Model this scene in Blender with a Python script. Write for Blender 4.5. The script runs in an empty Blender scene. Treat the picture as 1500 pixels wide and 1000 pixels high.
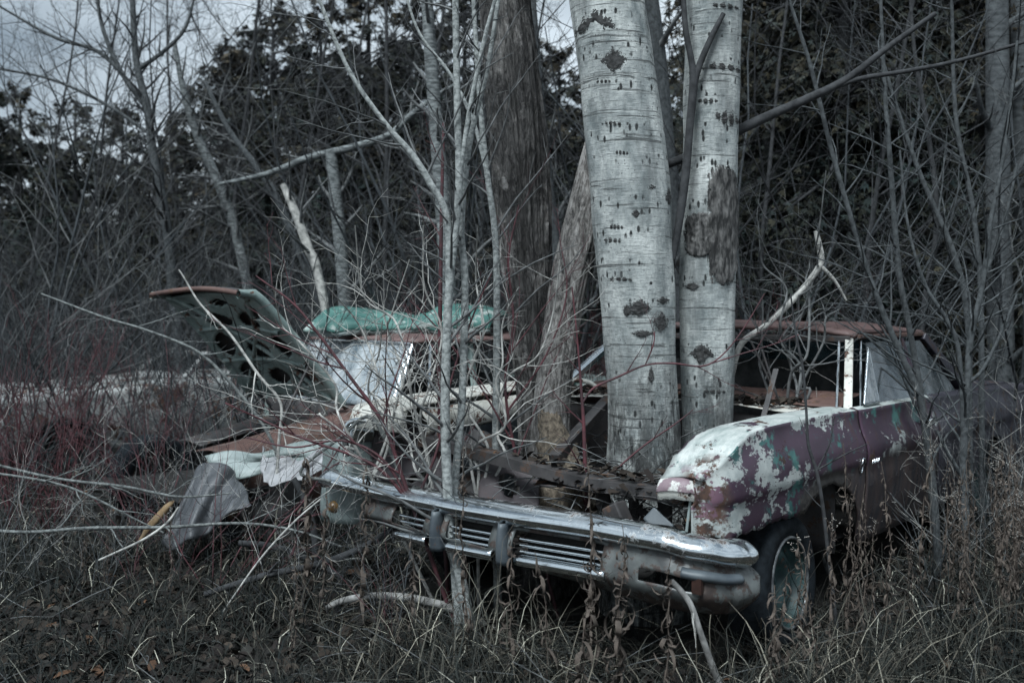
import bpy, bmesh, math, random
import numpy as np
from mathutils import Vector, Matrix, noise as mnoise

R = math.radians
scene = bpy.context.scene
COL = scene.collection
random.seed(11)
RNG = np.random.default_rng(11)

# ------------------------------------------------------------------ camera
F_PX, HOR, CAM_H = 1550.0, 450.0, 1.5
cam_d = bpy.data.cameras.new('camera')
cam = bpy.data.objects.new('camera', cam_d)
COL.objects.link(cam)
cam.location = (0, 0, CAM_H)
cam.rotation_euler = (R(90), 0, 0)
cam_d.sensor_width = 36
cam_d.lens = F_PX / 1500 * 36
cam_d.shift_y = -(500 - HOR) / 1500
cam_d.clip_end = 800
cam_d.dof.use_dof = True
cam_d.dof.focus_distance = 4.95
cam_d.dof.aperture_fstop = 2.2
scene.camera = cam

# ------------------------------------------------------------------ sky, sun, exposure
SUN_EL, SUN_AZ = R(56), R(205)        # high soft light from behind and left of the camera
world = bpy.data.worlds.new('World')
scene.world = world
world.use_nodes = True
wt = world.node_tree
wt.nodes.clear()
w_out = wt.nodes.new('ShaderNodeOutputWorld')
w_bg = wt.nodes.new('ShaderNodeBackground')
w_sky = wt.nodes.new('ShaderNodeTexSky')
w_sky.sky_type = 'NISHITA'
w_sky.sun_disc = False
w_sky.sun_elevation = SUN_EL
w_sky.sun_rotation = SUN_AZ
w_sky.air_density = 1.2
w_sky.dust_density = 3.0
w_tc = wt.nodes.new('ShaderNodeTexCoord')
w_map = wt.nodes.new('ShaderNodeMapping')
w_map.inputs['Scale'].default_value = (1.0, 1.0, 2.6)
w_noise = wt.nodes.new('ShaderNodeTexNoise')
w_noise.inputs['Scale'].default_value = 2.6
w_noise.inputs['Detail'].default_value = 6
w_ramp = wt.nodes.new('ShaderNodeValToRGB')
w_ramp.color_ramp.elements[0].position = 0.34
w_ramp.color_ramp.elements[0].color = (1.3, 1.7, 2.1, 1)
w_ramp.color_ramp.elements[1].position = 0.68
w_ramp.color_ramp.elements[1].color = (5.7, 6.5, 7.1, 1)
w_mix = wt.nodes.new('ShaderNodeMix')
w_mix.data_type = 'RGBA'
w_mix.inputs['Factor'].default_value = 0.96      # nearly closed cloud deck
wt.links.new(w_tc.outputs['Generated'], w_map.inputs['Vector'])
wt.links.new(w_map.outputs['Vector'], w_noise.inputs['Vector'])
wt.links.new(w_noise.outputs['Fac'], w_ramp.inputs['Fac'])
wt.links.new(w_sky.outputs['Color'], w_mix.inputs['A'])
wt.links.new(w_ramp.outputs['Color'], w_mix.inputs['B'])
wt.links.new(w_mix.outputs['Result'], w_bg.inputs['Color'])
wt.links.new(w_bg.outputs['Background'], w_out.inputs['Surface'])
w_bg.inputs['Strength'].default_value = 0.05

sun_d = bpy.data.lights.new('sun', 'SUN')
sun_d.energy = 1.5
sun_d.angle = R(24)
sun_d.color = (0.88, 0.96, 1.0)
sun = bpy.data.objects.new('sun', sun_d)
COL.objects.link(sun)
sun_from = Vector((math.sin(SUN_AZ) * math.cos(SUN_EL), math.cos(SUN_AZ) * math.cos(SUN_EL), math.sin(SUN_EL)))
sun.rotation_euler = (-sun_from).to_track_quat('-Z', 'Y').to_euler()
sun.location = sun_from * 30

vs = scene.view_settings
vs.view_transform = 'Standard'
vs.look = 'None'
vs.gamma = 1
vs.exposure = 1.72
scene.cycles.use_denoising = True
scene.cycles.max_bounces = 4
scene.cycles.use_light_tree = False
scene.cycles.diffuse_bounces = 2
scene.cycles.transparent_max_bounces = 8

# ------------------------------------------------------------------ helpers
def P(px, py, d):
    """photo pixel + distance -> world point"""
    return Vector(((px - 750) / F_PX * d, d, CAM_H - (py - HOR) / F_PX * d))

def ground_z(x, y):
    z = 0.05 * math.sin(x * 0.9 + 1.3) * math.cos(y * 0.7 + 0.4) + 0.02 * math.sin(x * 2.3 + y * 1.7)
    if y > 8:
        z += 0.02 * (min(y, 40) - 8)
    return z

def ground_z_np(x, y):
    z = 0.05 * np.sin(x * 0.9 + 1.3) * np.cos(y * 0.7 + 0.4) + 0.02 * np.sin(x * 2.3 + y * 1.7)
    return z + np.where(y > 8, 0.02 * (np.minimum(y, 40) - 8), 0)

def mesh(name, verts, faces, mat=None, smooth=True):
    me = bpy.data.meshes.new(name)
    me.from_pydata([tuple(v) for v in verts] if not isinstance(verts, np.ndarray) else verts.tolist(), [], faces)
    if mat:
        me.materials.append(mat)
    if smooth:
        me.polygons.foreach_set('use_smooth', [True] * len(me.polygons))
    me.update()
    return me

def obj(name, me, parent=None, **kw):
    o = bpy.data.objects.new(name, me)
    COL.objects.link(o)
    if parent:
        o.parent = parent
    for k, v in kw.items():
        o[k] = v
    return o

def thing(name, label, cat, loc=(0, 0, 0), rz=0.0, group=None):
    o = bpy.data.objects.new(name, None)
    o.empty_display_size = 0.1
    COL.objects.link(o)
    o.location = loc
    o.rotation_euler = (0, 0, rz)
    o['label'] = label
    o['category'] = cat
    if group:
        o['group'] = group
    return o

def copy_tree(o, parent=None):
    c = o.copy()
    COL.objects.link(c)
    c.parent = parent
    for ch in list(o.children):
        copy_tree(ch, c)
    return c

def solid(o, th=0.006, off=-1):
    m = o.modifiers.new('thickness', 'SOLIDIFY')
    m.thickness = th
    m.offset = off
    return o

def cr(keys, n):
    """Catmull-Rom resample of key tuples to n samples"""
    k = np.array(keys, float)
    m = len(k)
    if m == 2:
        u = np.linspace(0, 1, n)[:, None]
        return k[0] * (1 - u) + k[1] * u
    kk = np.vstack([2 * k[0] - k[1], k, 2 * k[-1] - k[-2]])
    ts = np.linspace(0, m - 1, n)
    i = np.minimum(ts.astype(int), m - 2)
    u = (ts - i)[:, None]
    p0, p1, p2, p3 = kk[i], kk[i + 1], kk[i + 2], kk[i + 3]
    return 0.5 * ((2 * p1) + (-p0 + p2) * u + (2 * p0 - 5 * p1 + 4 * p2 - p3) * u ** 2 + (-p0 + 3 * p1 - 3 * p2 + p3) * u ** 3)

def grid_faces(nr, nc, wrap=False, skip=None):
    fs = []
    for i in range(nr - 1):
        for j in range(nc if wrap else nc - 1):
            if skip and skip(i, j):
                continue
            j2 = (j + 1) % nc
            fs.append((i * nc + j, i * nc + j2, (i + 1) * nc + j2, (i + 1) * nc + j))
    return fs

def loft(name, rows, mat, parent=None, th=0.006, wrap=False, skip=None, off=-1, caps=False):
    nr, nc = len(rows), len(rows[0])
    vs_ = [tuple(p) for r in rows for p in r]
    fs = grid_faces(nr, nc, wrap, skip)
    if caps and wrap:
        fs.append(tuple(range(nc))[::-1])
        fs.append(tuple(range((nr - 1) * nc, nr * nc)))
    o = obj(name, mesh(name, vs_, fs, mat), parent)
    if th:
        solid(o, th, off)
    return o

def tube_geo(lines, k=5):
    """[(points, radii)] -> verts, faces; ends closed to a point by taper"""
    V, Fc = [], []
    n0 = 0
    ang = np.linspace(0, 2 * math.pi, k, endpoint=False)
    ca, sa = np.cos(ang)[None, :, None], np.sin(ang)[None, :, None]
    cache = {}
    for pts, rad in lines:
        p = np.asarray(pts, float)
        r = np.asarray(rad, float)
        n = len(p)
        t = np.empty_like(p)
        t[1:-1] = p[2:] - p[:-2]
        t[0] = p[1] - p[0]
        t[-1] = p[-1] - p[-2]
        t /= (np.linalg.norm(t, axis=1)[:, None] + 1e-9)
        tm = t.mean(0)
        a = np.array([1.0, 0.13, 0.07]) if abs(tm[0]) < 0.75 else np.array([0.1, 0.15, 1.0])
        u = np.cross(t, a)
        u /= (np.linalg.norm(u, axis=1)[:, None] + 1e-9)
        v = np.cross(t, u)
        ring = p[:, None, :] + r[:, None, None] * (ca * u[:, None, :] + sa * v[:, None, :])
        V.append(ring.reshape(-1, 3))
        key = n
        if key not in cache:
            f = np.array(grid_faces(n, k, True), int)
            cache[key] = f
        Fc.append(cache[key] + n0)
        n0 += n * k
    return np.vstack(V), np.vstack(Fc)

def fast_mesh(name, V, Fq, mat, smooth=True):
    """numpy quads -> mesh"""
    me = bpy.data.meshes.new(name)
    V = np.ascontiguousarray(V, dtype=np.float32)
    Fq = np.ascontiguousarray(Fq, dtype=np.int32)
    me.vertices.add(len(V))
    me.vertices.foreach_set('co', V.ravel())
    me.loops.add(Fq.size)
    me.loops.foreach_set('vertex_index', Fq.ravel())
    me.polygons.add(len(Fq))
    me.polygons.foreach_set('loop_start', np.arange(0, Fq.size, Fq.shape[1], dtype=np.int32))
    me.polygons.foreach_set('use_smooth', np.full(len(Fq), smooth))
    me.update(calc_edges=True)
    if mat:
        me.materials.append(mat)
    return me

def tubes(name, lines, mat, parent=None, k=5):
    V, Fq = tube_geo(lines, k)
    return obj(name, fast_mesh(name, V, Fq, mat), parent)

def box_pts(x0, x1, y0, y1, z0, z1):
    v = [(x, y, z) for z in (z0, z1) for y in (y0, y1) for x in (x0, x1)]
    f = [(0, 2, 3, 1), (4, 5, 7, 6), (0, 1, 5, 4), (2, 6, 7, 3), (0, 4, 6, 2), (1, 3, 7, 5)]
    return v, f

def bar(name, p0, p1, w, h, mat, parent=None, bev=0.004):
    """rectangular bar from p0 to p1"""
    p0, p1 = Vector(p0), Vector(p1)
    d = (p1 - p0)
    L = d.length
    v, f = box_pts(0, L, -w / 2, w / 2, -h / 2, h / 2)
    x = d.normalized()
    y = Vector((0, 0, 1)).cross(x)
    y = y.normalized() if y.length > 1e-3 else Vector((0, 1, 0))
    z = x.cross(y)
    v = [tuple(p0 + x * a + y * b + z * c) for a, b, c in v]
    o = obj(name, mesh(name, v, f, mat, False), parent)
    if bev:
        m = o.modifiers.new('bevel', 'BEVEL')
        m.width = bev
        m.segments = 2
    return o

# ------------------------------------------------------------------ materials
class NB:
    def __init__(self, name):
        self.m = bpy.data.materials.new(name)
        self.m.use_nodes = True
        self.t = self.m.node_tree
        self.b = self.t.nodes['Principled BSDF']
        self.tc = self.t.nodes.new('ShaderNodeTexCoord')
    def n(self, typ, **kw):
        nd = self.t.nodes.new(typ)
        for k, v in kw.items():
            setattr(nd, k, v)
        return nd
    def link(self, a, b):
        self.t.links.new(a, b)
    def vec(self, scale=(1, 1, 1), loc=(0, 0, 0), coord='Object'):
        mp = self.n('ShaderNodeMapping')
        mp.inputs['Scale'].default_value = scale
        mp.inputs['Location'].default_value = loc
        self.link(self.tc.outputs[coord], mp.inputs['Vector'])
        return mp.outputs['Vector']
    def noise(self, scale, detail=6, rough=0.6, vs=(1, 1, 1), loc=(0, 0, 0), dist=0.0, coord='Object'):
        nd = self.n('ShaderNodeTexNoise')
        nd.inputs['Scale'].default_value = scale
        nd.inputs['Detail'].default_value = detail
        nd.inputs['Roughness'].default_value = rough
        nd.inputs['Distortion'].default_value = dist
        self.link(self.vec(vs, loc, coord), nd.inputs['Vector'])
        return nd.outputs['Fac']
    def voro(self, scale, vs=(1, 1, 1), loc=(0, 0, 0), feature='F1', out='Distance'):
        nd = self.n('ShaderNodeTexVoronoi', feature=feature)
        nd.inputs['Scale'].default_value = scale
        self.link(self.vec(vs, loc), nd.inputs['Vector'])
        return nd.outputs[out]
    def step(self, fac, a, b):
        """0 below a, 1 above b (a > b inverts)"""
        mr = self.n('ShaderNodeMapRange')
        mr.clamp = True
        mr.inputs['From Min'].default_value = a
        mr.inputs['From Max'].default_value = b
        self.link(fac, mr.inputs['Value'])
        return mr.outputs['Result']
    def math(self, op, a, b=None):
        nd = self.n('ShaderNodeMath', operation=op)
        for i, x in enumerate((a, b)):
            if x is None:
                continue
            if isinstance(x, (int, float)):
                nd.inputs[i].default_value = x
            else:
                self.link(x, nd.inputs[i])
        return nd.outputs[0]
    def mix(self, fac, a, b):
        nd = self.n('ShaderNodeMix', data_type='RGBA')
        for key, x in (('Factor', fac), ('A', a), ('B', b)):
            s = nd.inputs[key] if key == 'Factor' else [i for i in nd.inputs if i.name == key and i.type == 'RGBA'][0]
            if isinstance(x, tuple):
                s.default_value = (*x, 1)
            elif isinstance(x, (int, float)):
                s.default_value = x
            else:
                self.link(x, s)
        return [o for o in nd.outputs if o.type == 'RGBA'][0]
    def sep(self, coord='Object'):
        s = self.n('ShaderNodeSeparateXYZ')
        self.link(self.tc.outputs[coord], s.inputs[0])
        return s.outputs
    def normal_z(self):
        g = self.n('ShaderNodeNewGeometry')
        s = self.n('ShaderNodeSeparateXYZ')
        self.link(g.outputs['Normal'], s.inputs[0])
        return s.outputs['Z']
    def color(self, c):
        if isinstance(c, tuple):
            self.b.inputs['Base Color'].default_value = (*c, 1)
        else:
            self.link(c, self.b.inputs['Base Color'])
    def rough(self, r):
        if isinstance(r, (int, float)):
            self.b.inputs['Roughness'].default_value = r
        else:
            self.link(r, self.b.inputs['Roughness'])
    def bump(self, h, strength=0.5, dist=0.01):
        bp = self.n('ShaderNodeBump')
        bp.inputs['Strength'].default_value = strength
        bp.inputs['Distance'].default_value = dist
        self.link(h, bp.inputs['Height'])
        self.link(bp.outputs['Normal'], self.b.inputs['Normal'])

def simple(name, c1, c2, scale=20, rough=0.85, bump=0.3, vs=(1, 1, 1), metallic=0.0, spec=None, lo=0.35, hi=0.65, bd=0.004):
    b = NB(name)
    f = b.noise(scale, vs=vs)
    b.color(b.mix(b.step(f, lo, hi), c1, c2))
    b.rough(rough)
    if bump:
        b.bump(f, bump, bd)
    b.b.inputs['Metallic'].default_value = metallic
    if spec is not None:
        b.b.inputs['Specular IOR Level'].default_value = spec
    return b.m

def make_aspen():
    b = NB('aspen_bark')
    X, Y, Z = b.sep()[:3]
    blot = b.noise(5, 9, 0.7, (1, 1, 0.7))
    base = b.mix(b.step(blot, 0.36, 0.64), (0.15, 0.175, 0.178), (0.60, 0.62, 0.60))
    grain = b.noise(60, 8, 0.8, (1, 1, 0.35))
    base = b.mix(b.math('MULTIPLY', b.step(grain, 0.50, 0.68), 0.55), base, (0.11, 0.125, 0.125))
    fine = b.noise(30, 9, 0.78, (0.7, 0.7, 4))
    base = b.mix(b.math('MULTIPLY', b.step(fine, 0.50, 0.62), 0.75), base, (0.135, 0.15, 0.15))
    # thin horizontal cracks round the stem
    lines = b.noise(4, 8, 0.7, (0.5, 0.5, 13), dist=0.5)
    m1 = b.step(lines, 0.585, 0.64)
    base = b.mix(b.math('MULTIPLY', m1, 0.85), base, (0.055, 0.06, 0.06))
    lines2 = b.noise(6, 6, 0.7, (0.5, 0.5, 17), loc=(4, 2, 7), dist=0.4)
    base = b.mix(b.math('MULTIPLY', b.step(lines2, 0.61, 0.65), 0.7), base, (0.62, 0.64, 0.62))
    # short dark lenticels standing in rows
    v = b.voro(15, (2.4, 2.4, 0.9), loc=(1, 0, 0))
    rows = b.step(b.noise(5, 2, 0.4, (0.25, 0.25, 2.4), loc=(3, 1, 5)), 0.53, 0.57)
    m2 = b.math('MULTIPLY', b.step(b.math('ADD', v, b.math('MULTIPLY', b.noise(50, 4), 0.25)), 0.42, 0.30), rows)
    base = b.mix(m2, base, (0.018, 0.02, 0.02))
    # speckle
    m3 = b.step(b.math('ADD', b.voro(48, (1.3, 1.3, 1)), b.math('MULTIPLY', b.noise(90, 2), 0.2)), 0.30, 0.20)
    base = b.mix(b.math('MULTIPLY', m3, b.step(b.noise(3.5, 3), 0.46, 0.58)), base, (0.04, 0.043, 0.043))
    # dark weather streaks below the scars
    st = b.math('MULTIPLY', b.step(b.noise(7, 5, 0.6, (1.4, 1.4, 0.22), loc=(9, 3, 1)), 0.52, 0.68), 0.75)
    base = b.mix(st, base, (0.12, 0.13, 0.13))
    # old furrowed bark towards the root
    low = b.step(b.math('ADD', Z, b.math('MULTIPLY', b.noise(9, 6, 0.6, (1, 1, 0.35)), 1.1)), 1.85, 1.25)
    fur = b.step(b.noise(24, 9, 0.75, (1, 1, 0.25)), 0.43, 0.55)
    m4 = b.math('MULTIPLY', low, fur)
    base = b.mix(m4, base, (0.025, 0.026, 0.026))
    b.color(base)
    b.rough(0.85)
    h = b.math('SUBTRACT', b.math('ADD', b.math('MULTIPLY', fine, 0.8), b.math('ADD', b.math('MULTIPLY', m1, -0.6), b.math('MULTIPLY', grain, 0.4))), b.math('ADD', b.math('MULTIPLY', m2, 0.8), b.math('MULTIPLY', m4, 1.6)))
    b.bump(h, 0.9, 0.008)
    return b.m

def make_deadbark(name='dead_bark', c_hi=(0.165, 0.158, 0.153), c_pale=(0.37, 0.36, 0.35), pale=0.52):
    b = NB(name)
    n = b.noise(24, 10, 0.78, (1.3, 1.3, 0.42), dist=1.6)
    f = b.noise(8, 9, 0.72, (1.5, 1.5, 0.45), dist=1.2, loc=(3, 3, 3))
    big = b.noise(4.5, 8, 0.7, (1.2, 1.2, 0.5), dist=0.5)
    c = b.mix(b.step(n, 0.42, 0.62), (0.020, 0.019, 0.019), c_hi)
    c = b.mix(b.step(big, pale, pale + 0.05), c, b.mix(b.step(n, 0.38, 0.62), (0.10, 0.088, 0.08), c_pale))
    c = b.mix(b.step(f, 0.42, 0.35), c, (0.014, 0.013, 0.012))
    b.color(c)
    b.rough(0.95)
    b.bump(b.math('ADD', n, b.math('MULTIPLY', b.step(f, 0.36, 0.5), 1.2)), 1.0, 0.03)
    return b.m

def make_paint():
    """old sun-worn layers: purple over teal over white primer, rust at the edges"""
    b = NB('layered_paint')
    X, Y, Z = b.sep()[:3]
    n_big = b.noise(3.4, 10, 0.68, (0.8, 1, 1.35), loc=(0.35, 0.2, 0.1))
    n_med = b.noise(7.5, 9, 0.7, loc=(4, 2, 1))
    purple = b.mix(b.step(b.noise(3, 5), 0.3, 0.7), (0.026, 0.015, 0.026), (0.060, 0.031, 0.052))
    purple = b.mix(b.step(X, 0.09, -0.01), purple, (0.17, 0.095, 0.125))
    teal = b.mix(b.step(b.noise(14, 6), 0.35, 0.65), (0.020, 0.075, 0.075), (0.055, 0.16, 0.145))
    white = b.mix(b.step(b.noise(11, 7, 0.7), 0.35, 0.7), (0.24, 0.265, 0.26), (0.46, 0.48, 0.46))
    c = b.mix(b.step(n_med, 0.56, 0.60), purple, teal)
    # white primer: broad at the nose, flakes further back
    nose = b.step(X, 0.75, 0.15)
    wf = b.math('ADD', b.math('ADD', n_big, b.math('MULTIPLY', nose, 0.12)), b.math('MULTIPLY', b.math('SUBTRACT', b.noise(30, 6, 0.7, (0.7, 1, 1.2), loc=(6, 6, 1)), 0.5), 0.24))
    m_w = b.step(wf, 0.575, 0.588)
    c = b.mix(m_w, c, white)
    flake = b.step(b.noise(20, 4, 0.55, (1, 1, 0.8), loc=(1, 7, 2)), 0.68, 0.69)
    c = b.mix(flake, c, white)
    # worn top
    topm = b.math('MULTIPLY', b.step(b.normal_z(), 0.66, 0.76), b.math('MULTIPLY', b.step(X, -0.03, 0.06), b.step(b.noise(9, 9, 0.75, (0.35, 1, 1)), 0.40, 0.44)))
    c = b.mix(topm, c, b.mix(b.step(b.noise(22, 9, 0.75, (0.25, 1, 1)), 0.36, 0.62), (0.24, 0.285, 0.275), (0.52, 0.54, 0.52)))
    # rust
    rust_c = b.mix(b.step(b.noise(26, 8, 0.7), 0.35, 0.65), (0.022, 0.015, 0.013), (0.088, 0.044, 0.029))
    low = b.step(Z, 0.74, 0.42)
    back = b.step(X, 0.75, 1.3)
    rf = b.math('ADD', b.noise(5.5, 9, 0.68, loc=(2, 2, 9)), b.math('MULTIPLY', low, b.math('ADD', 0.04, b.math('MULTIPLY', back, 0.16))))
    m_r = b.step(rf, 0.615, 0.64)
    c = b.mix(m_r, c, rust_c)
    edge = b.math('MULTIPLY', b.math('MULTIPLY', b.step(X, 0.11, 0.05), b.step(Y, 0.13, 0.08)), b.step(b.noise(12, 8, 0.7, loc=(5, 5, 5)), 0.46, 0.52))
    c = b.mix(edge, c, rust_c)
    # scaly dark band following the wheel arch, and the rotten sill behind it
    ex = b.math('DIVIDE', b.math('SUBTRACT', X, 1.09), 0.44)
    ez = b.math('DIVIDE', b.math('SUBTRACT', Z, 0.25), 0.40)
    er = b.math('SQRT', b.math('ADD', b.math('MULTIPLY', ex, ex), b.math('MULTIPLY', ez, ez)))
    band = b.step(b.math('ADD', er, b.math('MULTIPLY', b.noise(9, 8, 0.7, loc=(1, 2, 3)), 0.5)), 1.50, 1.42)
    band = b.math('MULTIPLY', band, b.step(X, 0.60, 0.72))
    c = b.mix(band, c, b.mix(b.step(b.noise(34, 7, 0.7), 0.40, 0.62), (0.022, 0.021, 0.021), (0.075, 0.068, 0.062)))
    sill = b.math('MULTIPLY', b.step(X, 1.25, 1.42), b.step(b.math('ADD', Z, b.math('MULTIPLY', b.noise(6, 8, 0.7, (1.6, 1.6, 0.5)), 0.35)), 0.93, 0.84))
    c = b.mix(sill, c, b.mix(b.step(b.noise(11, 7, 0.7, (1.8, 1.8, 0.25)), 0.42, 0.60), (0.026, 0.024, 0.029), (0.068, 0.046, 0.042)))
    streak = b.math('MULTIPLY', b.step(b.noise(10, 6, 0.6, (1.6, 1.6, 0.10), loc=(8, 1, 0)), 0.56, 0.66), b.step(X, 1.1, 1.5))
    c = b.mix(b.math('MULTIPLY', streak, 0.8), c, rust_c)
    b.color(c)
    anyr = b.math('MAXIMUM', m_r, edge)
    b.rough(b.math('ADD', 0.42, b.math('MULTIPLY', anyr, 0.45)))
    b.bump(b.math('ADD', b.math('MULTIPLY', m_w, -0.4), b.math('MULTIPLY', b.noise(60, 4), b.math('ADD', 0.15, anyr))), 0.35, 0.003)
    return b.m

def make_chrome(name='old_chrome', rust=0.59):
    b = NB(name)
    n = b.noise(9, 10, 0.78, loc=(2, 0, 1))
    f = b.noise(40, 8, 0.8, (1, 1, 0.3))
    m = b.step(n, rust - 0.02, rust + 0.06)
    b.color(b.mix(m, b.mix(b.step(f, 0.50, 0.75), (0.72, 0.76, 0.78), (0.48, 0.50, 0.51)), (0.075, 0.055, 0.045)))
    b.link(b.math('SUBTRACT', 1.0, m), b.b.inputs['Metallic'])
    b.rough(b.math('ADD', b.math('ADD', 0.11, b.math('MULTIPLY', b.step(b.noise(6, 9, 0.7), 0.45, 0.75), 0.2)), b.math('MULTIPLY', m, 0.5)))
    b.bump(b.math('ADD', b.math('MULTIPLY', f, 0.4), b.noise(3, 3)), 0.05, 0.003)
    return b.m

def make_panelpaint(name, ca, cb, rust_amt=0.55, scale=5, rough=0.55, vs=(1, 1, 1), rust=((0.05, 0.03, 0.025), (0.14, 0.075, 0.05))):
    b = NB(name)
    c = b.mix(b.step(b.noise(scale, 8, 0.65, vs), 0.36, 0.64), ca, cb)
    m = b.step(b.noise(scale * 1.3, 9, 0.7, vs, loc=(3, 3, 3)), rust_amt, rust_amt + 0.03)
    c = b.mix(m, c, b.mix(b.step(b.noise(30, 6), 0.35, 0.65), *rust))
    b.color(c)
    b.rough(b.math('ADD', rough, b.math('MULTIPLY', m, 0.35)))
    b.bump(b.math('ADD', b.noise(50, 4), m), 0.25, 0.003)
    return b.m

def make_attr(name, rough=0.8, trans=0.0):
    b = NB(name)
    a = b.n('ShaderNodeAttribute')
    a.attribute_name = 'tint'
    b.color(a.outputs['Color'])
    b.rough(rough)
    b.b.inputs['Specular IOR Level'].default_value = 0.25
    return b.m

def make_foliage():
    b = NB('cedar_foliage')
    a = b.n('ShaderNodeAttribute')
    a.attribute_name = 'tint'
    oi = b.n('ShaderNodeObjectInfo')
    n = b.noise(0.9, 4, coord='Object')
    c = b.mix(b.step(n, 0.40, 0.60), (0.022, 0.032, 0.031), (0.072, 0.060, 0.047))
    c = b.mix(b.math('MULTIPLY', oi.outputs['Random'], 0.4), c, (0.020, 0.033, 0.031))
    mul = b.n('ShaderNodeMix', data_type='RGBA', blend_type='MULTIPLY')
    mul.inputs['Factor'].default_value = 1
    ins = [i for i in mul.inputs if i.type == 'RGBA']
    b.link(c, ins[0])
    b.link(a.outputs['Color'], ins[1])
    b.color([o for o in mul.outputs if o.type == 'RGBA'][0])
    b.rough(0.9)
    b.b.inputs['Specular IOR Level'].default_value = 0.1
    return b.m

def make_ground():
    b = NB('leaf_soil')
    n = b.noise(3, 10, 0.7)
    f = b.noise(30, 9, 0.75)
    c = b.mix(b.step(n, 0.35, 0.65), (0.009, 0.009, 0.008), (0.026, 0.023, 0.019))
    c = b.mix(b.step(f, 0.52, 0.66), c, (0.045, 0.038, 0.030))
    b.color(c)
    b.rough(0.95)
    b.bump(f, 1.0, 0.03)
    return b.m

def make_glass(name, tint=(0.7, 0.8, 0.8), rough=0.06, dust_sheen=0.35):
    b = NB(name)
    n = b.noise(5, 8, 0.7, (1, 1, 0.4))
    b.color(b.mix(b.step(n, 0.35, 0.65), (0.36, 0.40, 0.42), (0.70, 0.73, 0.75)))  # pale tone serves both dust and the painted sky reflection
    b.rough(b.math('ADD', rough, b.math('MULTIPLY', n, 0.15)))
    tr = b.n('ShaderNodeBsdfTransparent')
    tr.inputs['Color'].default_value = (*tint, 1)
    gl = b.n('ShaderNodeBsdfGlossy')
    gl.inputs['Roughness'].default_value = rough
    gl.inputs['Color'].default_value = (0.9, 0.95, 1, 1)
    fr = b.n('ShaderNodeFresnel')
    fr.inputs['IOR'].default_value = 1.7
    m1 = b.n('ShaderNodeMixShader')
    b.link(fr.outputs[0], m1.inputs[0])
    b.link(tr.outputs[0], m1.inputs[1])
    b.link(gl.outputs[0], m1.inputs[2])
    m2 = b.n('ShaderNodeMixShader')
    b.link(b.math('MULTIPLY', b.step(n, 0.3, 0.7), dust_sheen), m2.inputs[0])
    b.link(m1.outputs[0], m2.inputs[1])
    b.link(b.b.outputs[0], m2.inputs[2])
    out = [x for x in b.t.nodes if x.type == 'OUTPUT_MATERIAL'][0]
    b.link(m2.outputs[0], out.inputs['Surface'])
    return b.m

M = {}
M['aspen'] = make_aspen()
M['deadbark'] = make_deadbark()
M['scar'] = simple('rough_scar_bark', (0.018, 0.018, 0.018), (0.16, 0.155, 0.15), 26, 0.95, 1.0, (1.6, 1.6, 0.5), lo=0.42, hi=0.68, bd=0.012)
M['knot'] = simple('dark_knot_bark', (0.012, 0.012, 0.012), (0.06, 0.06, 0.06), 40, 0.95, 0.8, bd=0.006)
M['paint'] = make_paint()
M['chrome'] = make_chrome()
M['chrome_clean'] = make_chrome('worn_chrome', 0.72)
M['pan'] = make_panelpaint('rusted_plated_steel', (0.040, 0.042, 0.042), (0.105, 0.115, 0.112), 0.50, 8, 0.34, rust=((0.030, 0.022, 0.020), (0.062, 0.044, 0.037)))
M['cream'] = make_panelpaint('cream_primer_paint', (0.40, 0.39, 0.35), (0.58, 0.575, 0.53), 0.55, 8, 0.55)
M['maroon'] = make_panelpaint('dull_maroon_roof', (0.085, 0.048, 0.045), (0.15, 0.095, 0.088), 0.60, 6, 0.6)
M['brownrust'] = make_panelpaint('red_brown_rust_paint', (0.065, 0.036, 0.031), (0.125, 0.072, 0.060), 0.55, 5, 0.7)
M['darksteel'] = make_panelpaint('dark_greasy_steel', (0.022, 0.021, 0.022), (0.06, 0.055, 0.055), 0.56, 8, 0.6, rust=((0.04, 0.026, 0.02), (0.09, 0.055, 0.04)))
M['plumsteel'] = make_panelpaint('plum_inner_panel', (0.030, 0.026, 0.030), (0.070, 0.057, 0.060), 0.60, 7, 0.6)
M['slate'] = make_panelpaint('slate_blue_steel', (0.035, 0.045, 0.055), (0.08, 0.095, 0.105), 0.64, 7, 0.5)
M['teal'] = make_panelpaint('faded_teal_paint', (0.025, 0.090, 0.080), (0.090, 0.205, 0.180), 0.56, 4, 0.42, (1, 1, 2.0), rust=((0.25, 0.30, 0.28), (0.36, 0.40, 0.38)))
M['tealgrey'] = make_panelpaint('teal_grey_underside', (0.16, 0.215, 0.205), (0.32, 0.39, 0.37), 0.58, 6, 0.6)
M['paleteal'] = make_panelpaint('pale_grey_green_paint', (0.12, 0.155, 0.15), (0.235, 0.275, 0.27), 0.64, 6, 0.5)
M['sheet_dark'] = make_panelpaint('dirty_dark_vinyl', (0.040, 0.044, 0.050), (0.085, 0.09, 0.098), 0.68, 9, 0.55, rust=((0.03, 0.025, 0.025), (0.06, 0.05, 0.05)))
M['lavender'] = make_panelpaint('faded_pink_lavender_paint', (0.155, 0.105, 0.125), (0.25, 0.19, 0.205), 0.52, 9, 0.55, rust=((0.35, 0.34, 0.32), (0.60, 0.60, 0.57)))
M['sheet'] = make_panelpaint('weathered_grey_vinyl', (0.20, 0.205, 0.215), (0.34, 0.34, 0.35), 0.70, 6, 0.55)
M['palecar'] = make_panelpaint('chalky_white_paint', (0.20, 0.215, 0.215), (0.42, 0.43, 0.42), 0.53, 4, 0.6)
M['dullmetal'] = simple('dull_trim_metal', (0.06, 0.065, 0.07), (0.20, 0.21, 0.215), 30, 0.45, 0.3, metallic=0.5)
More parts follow.
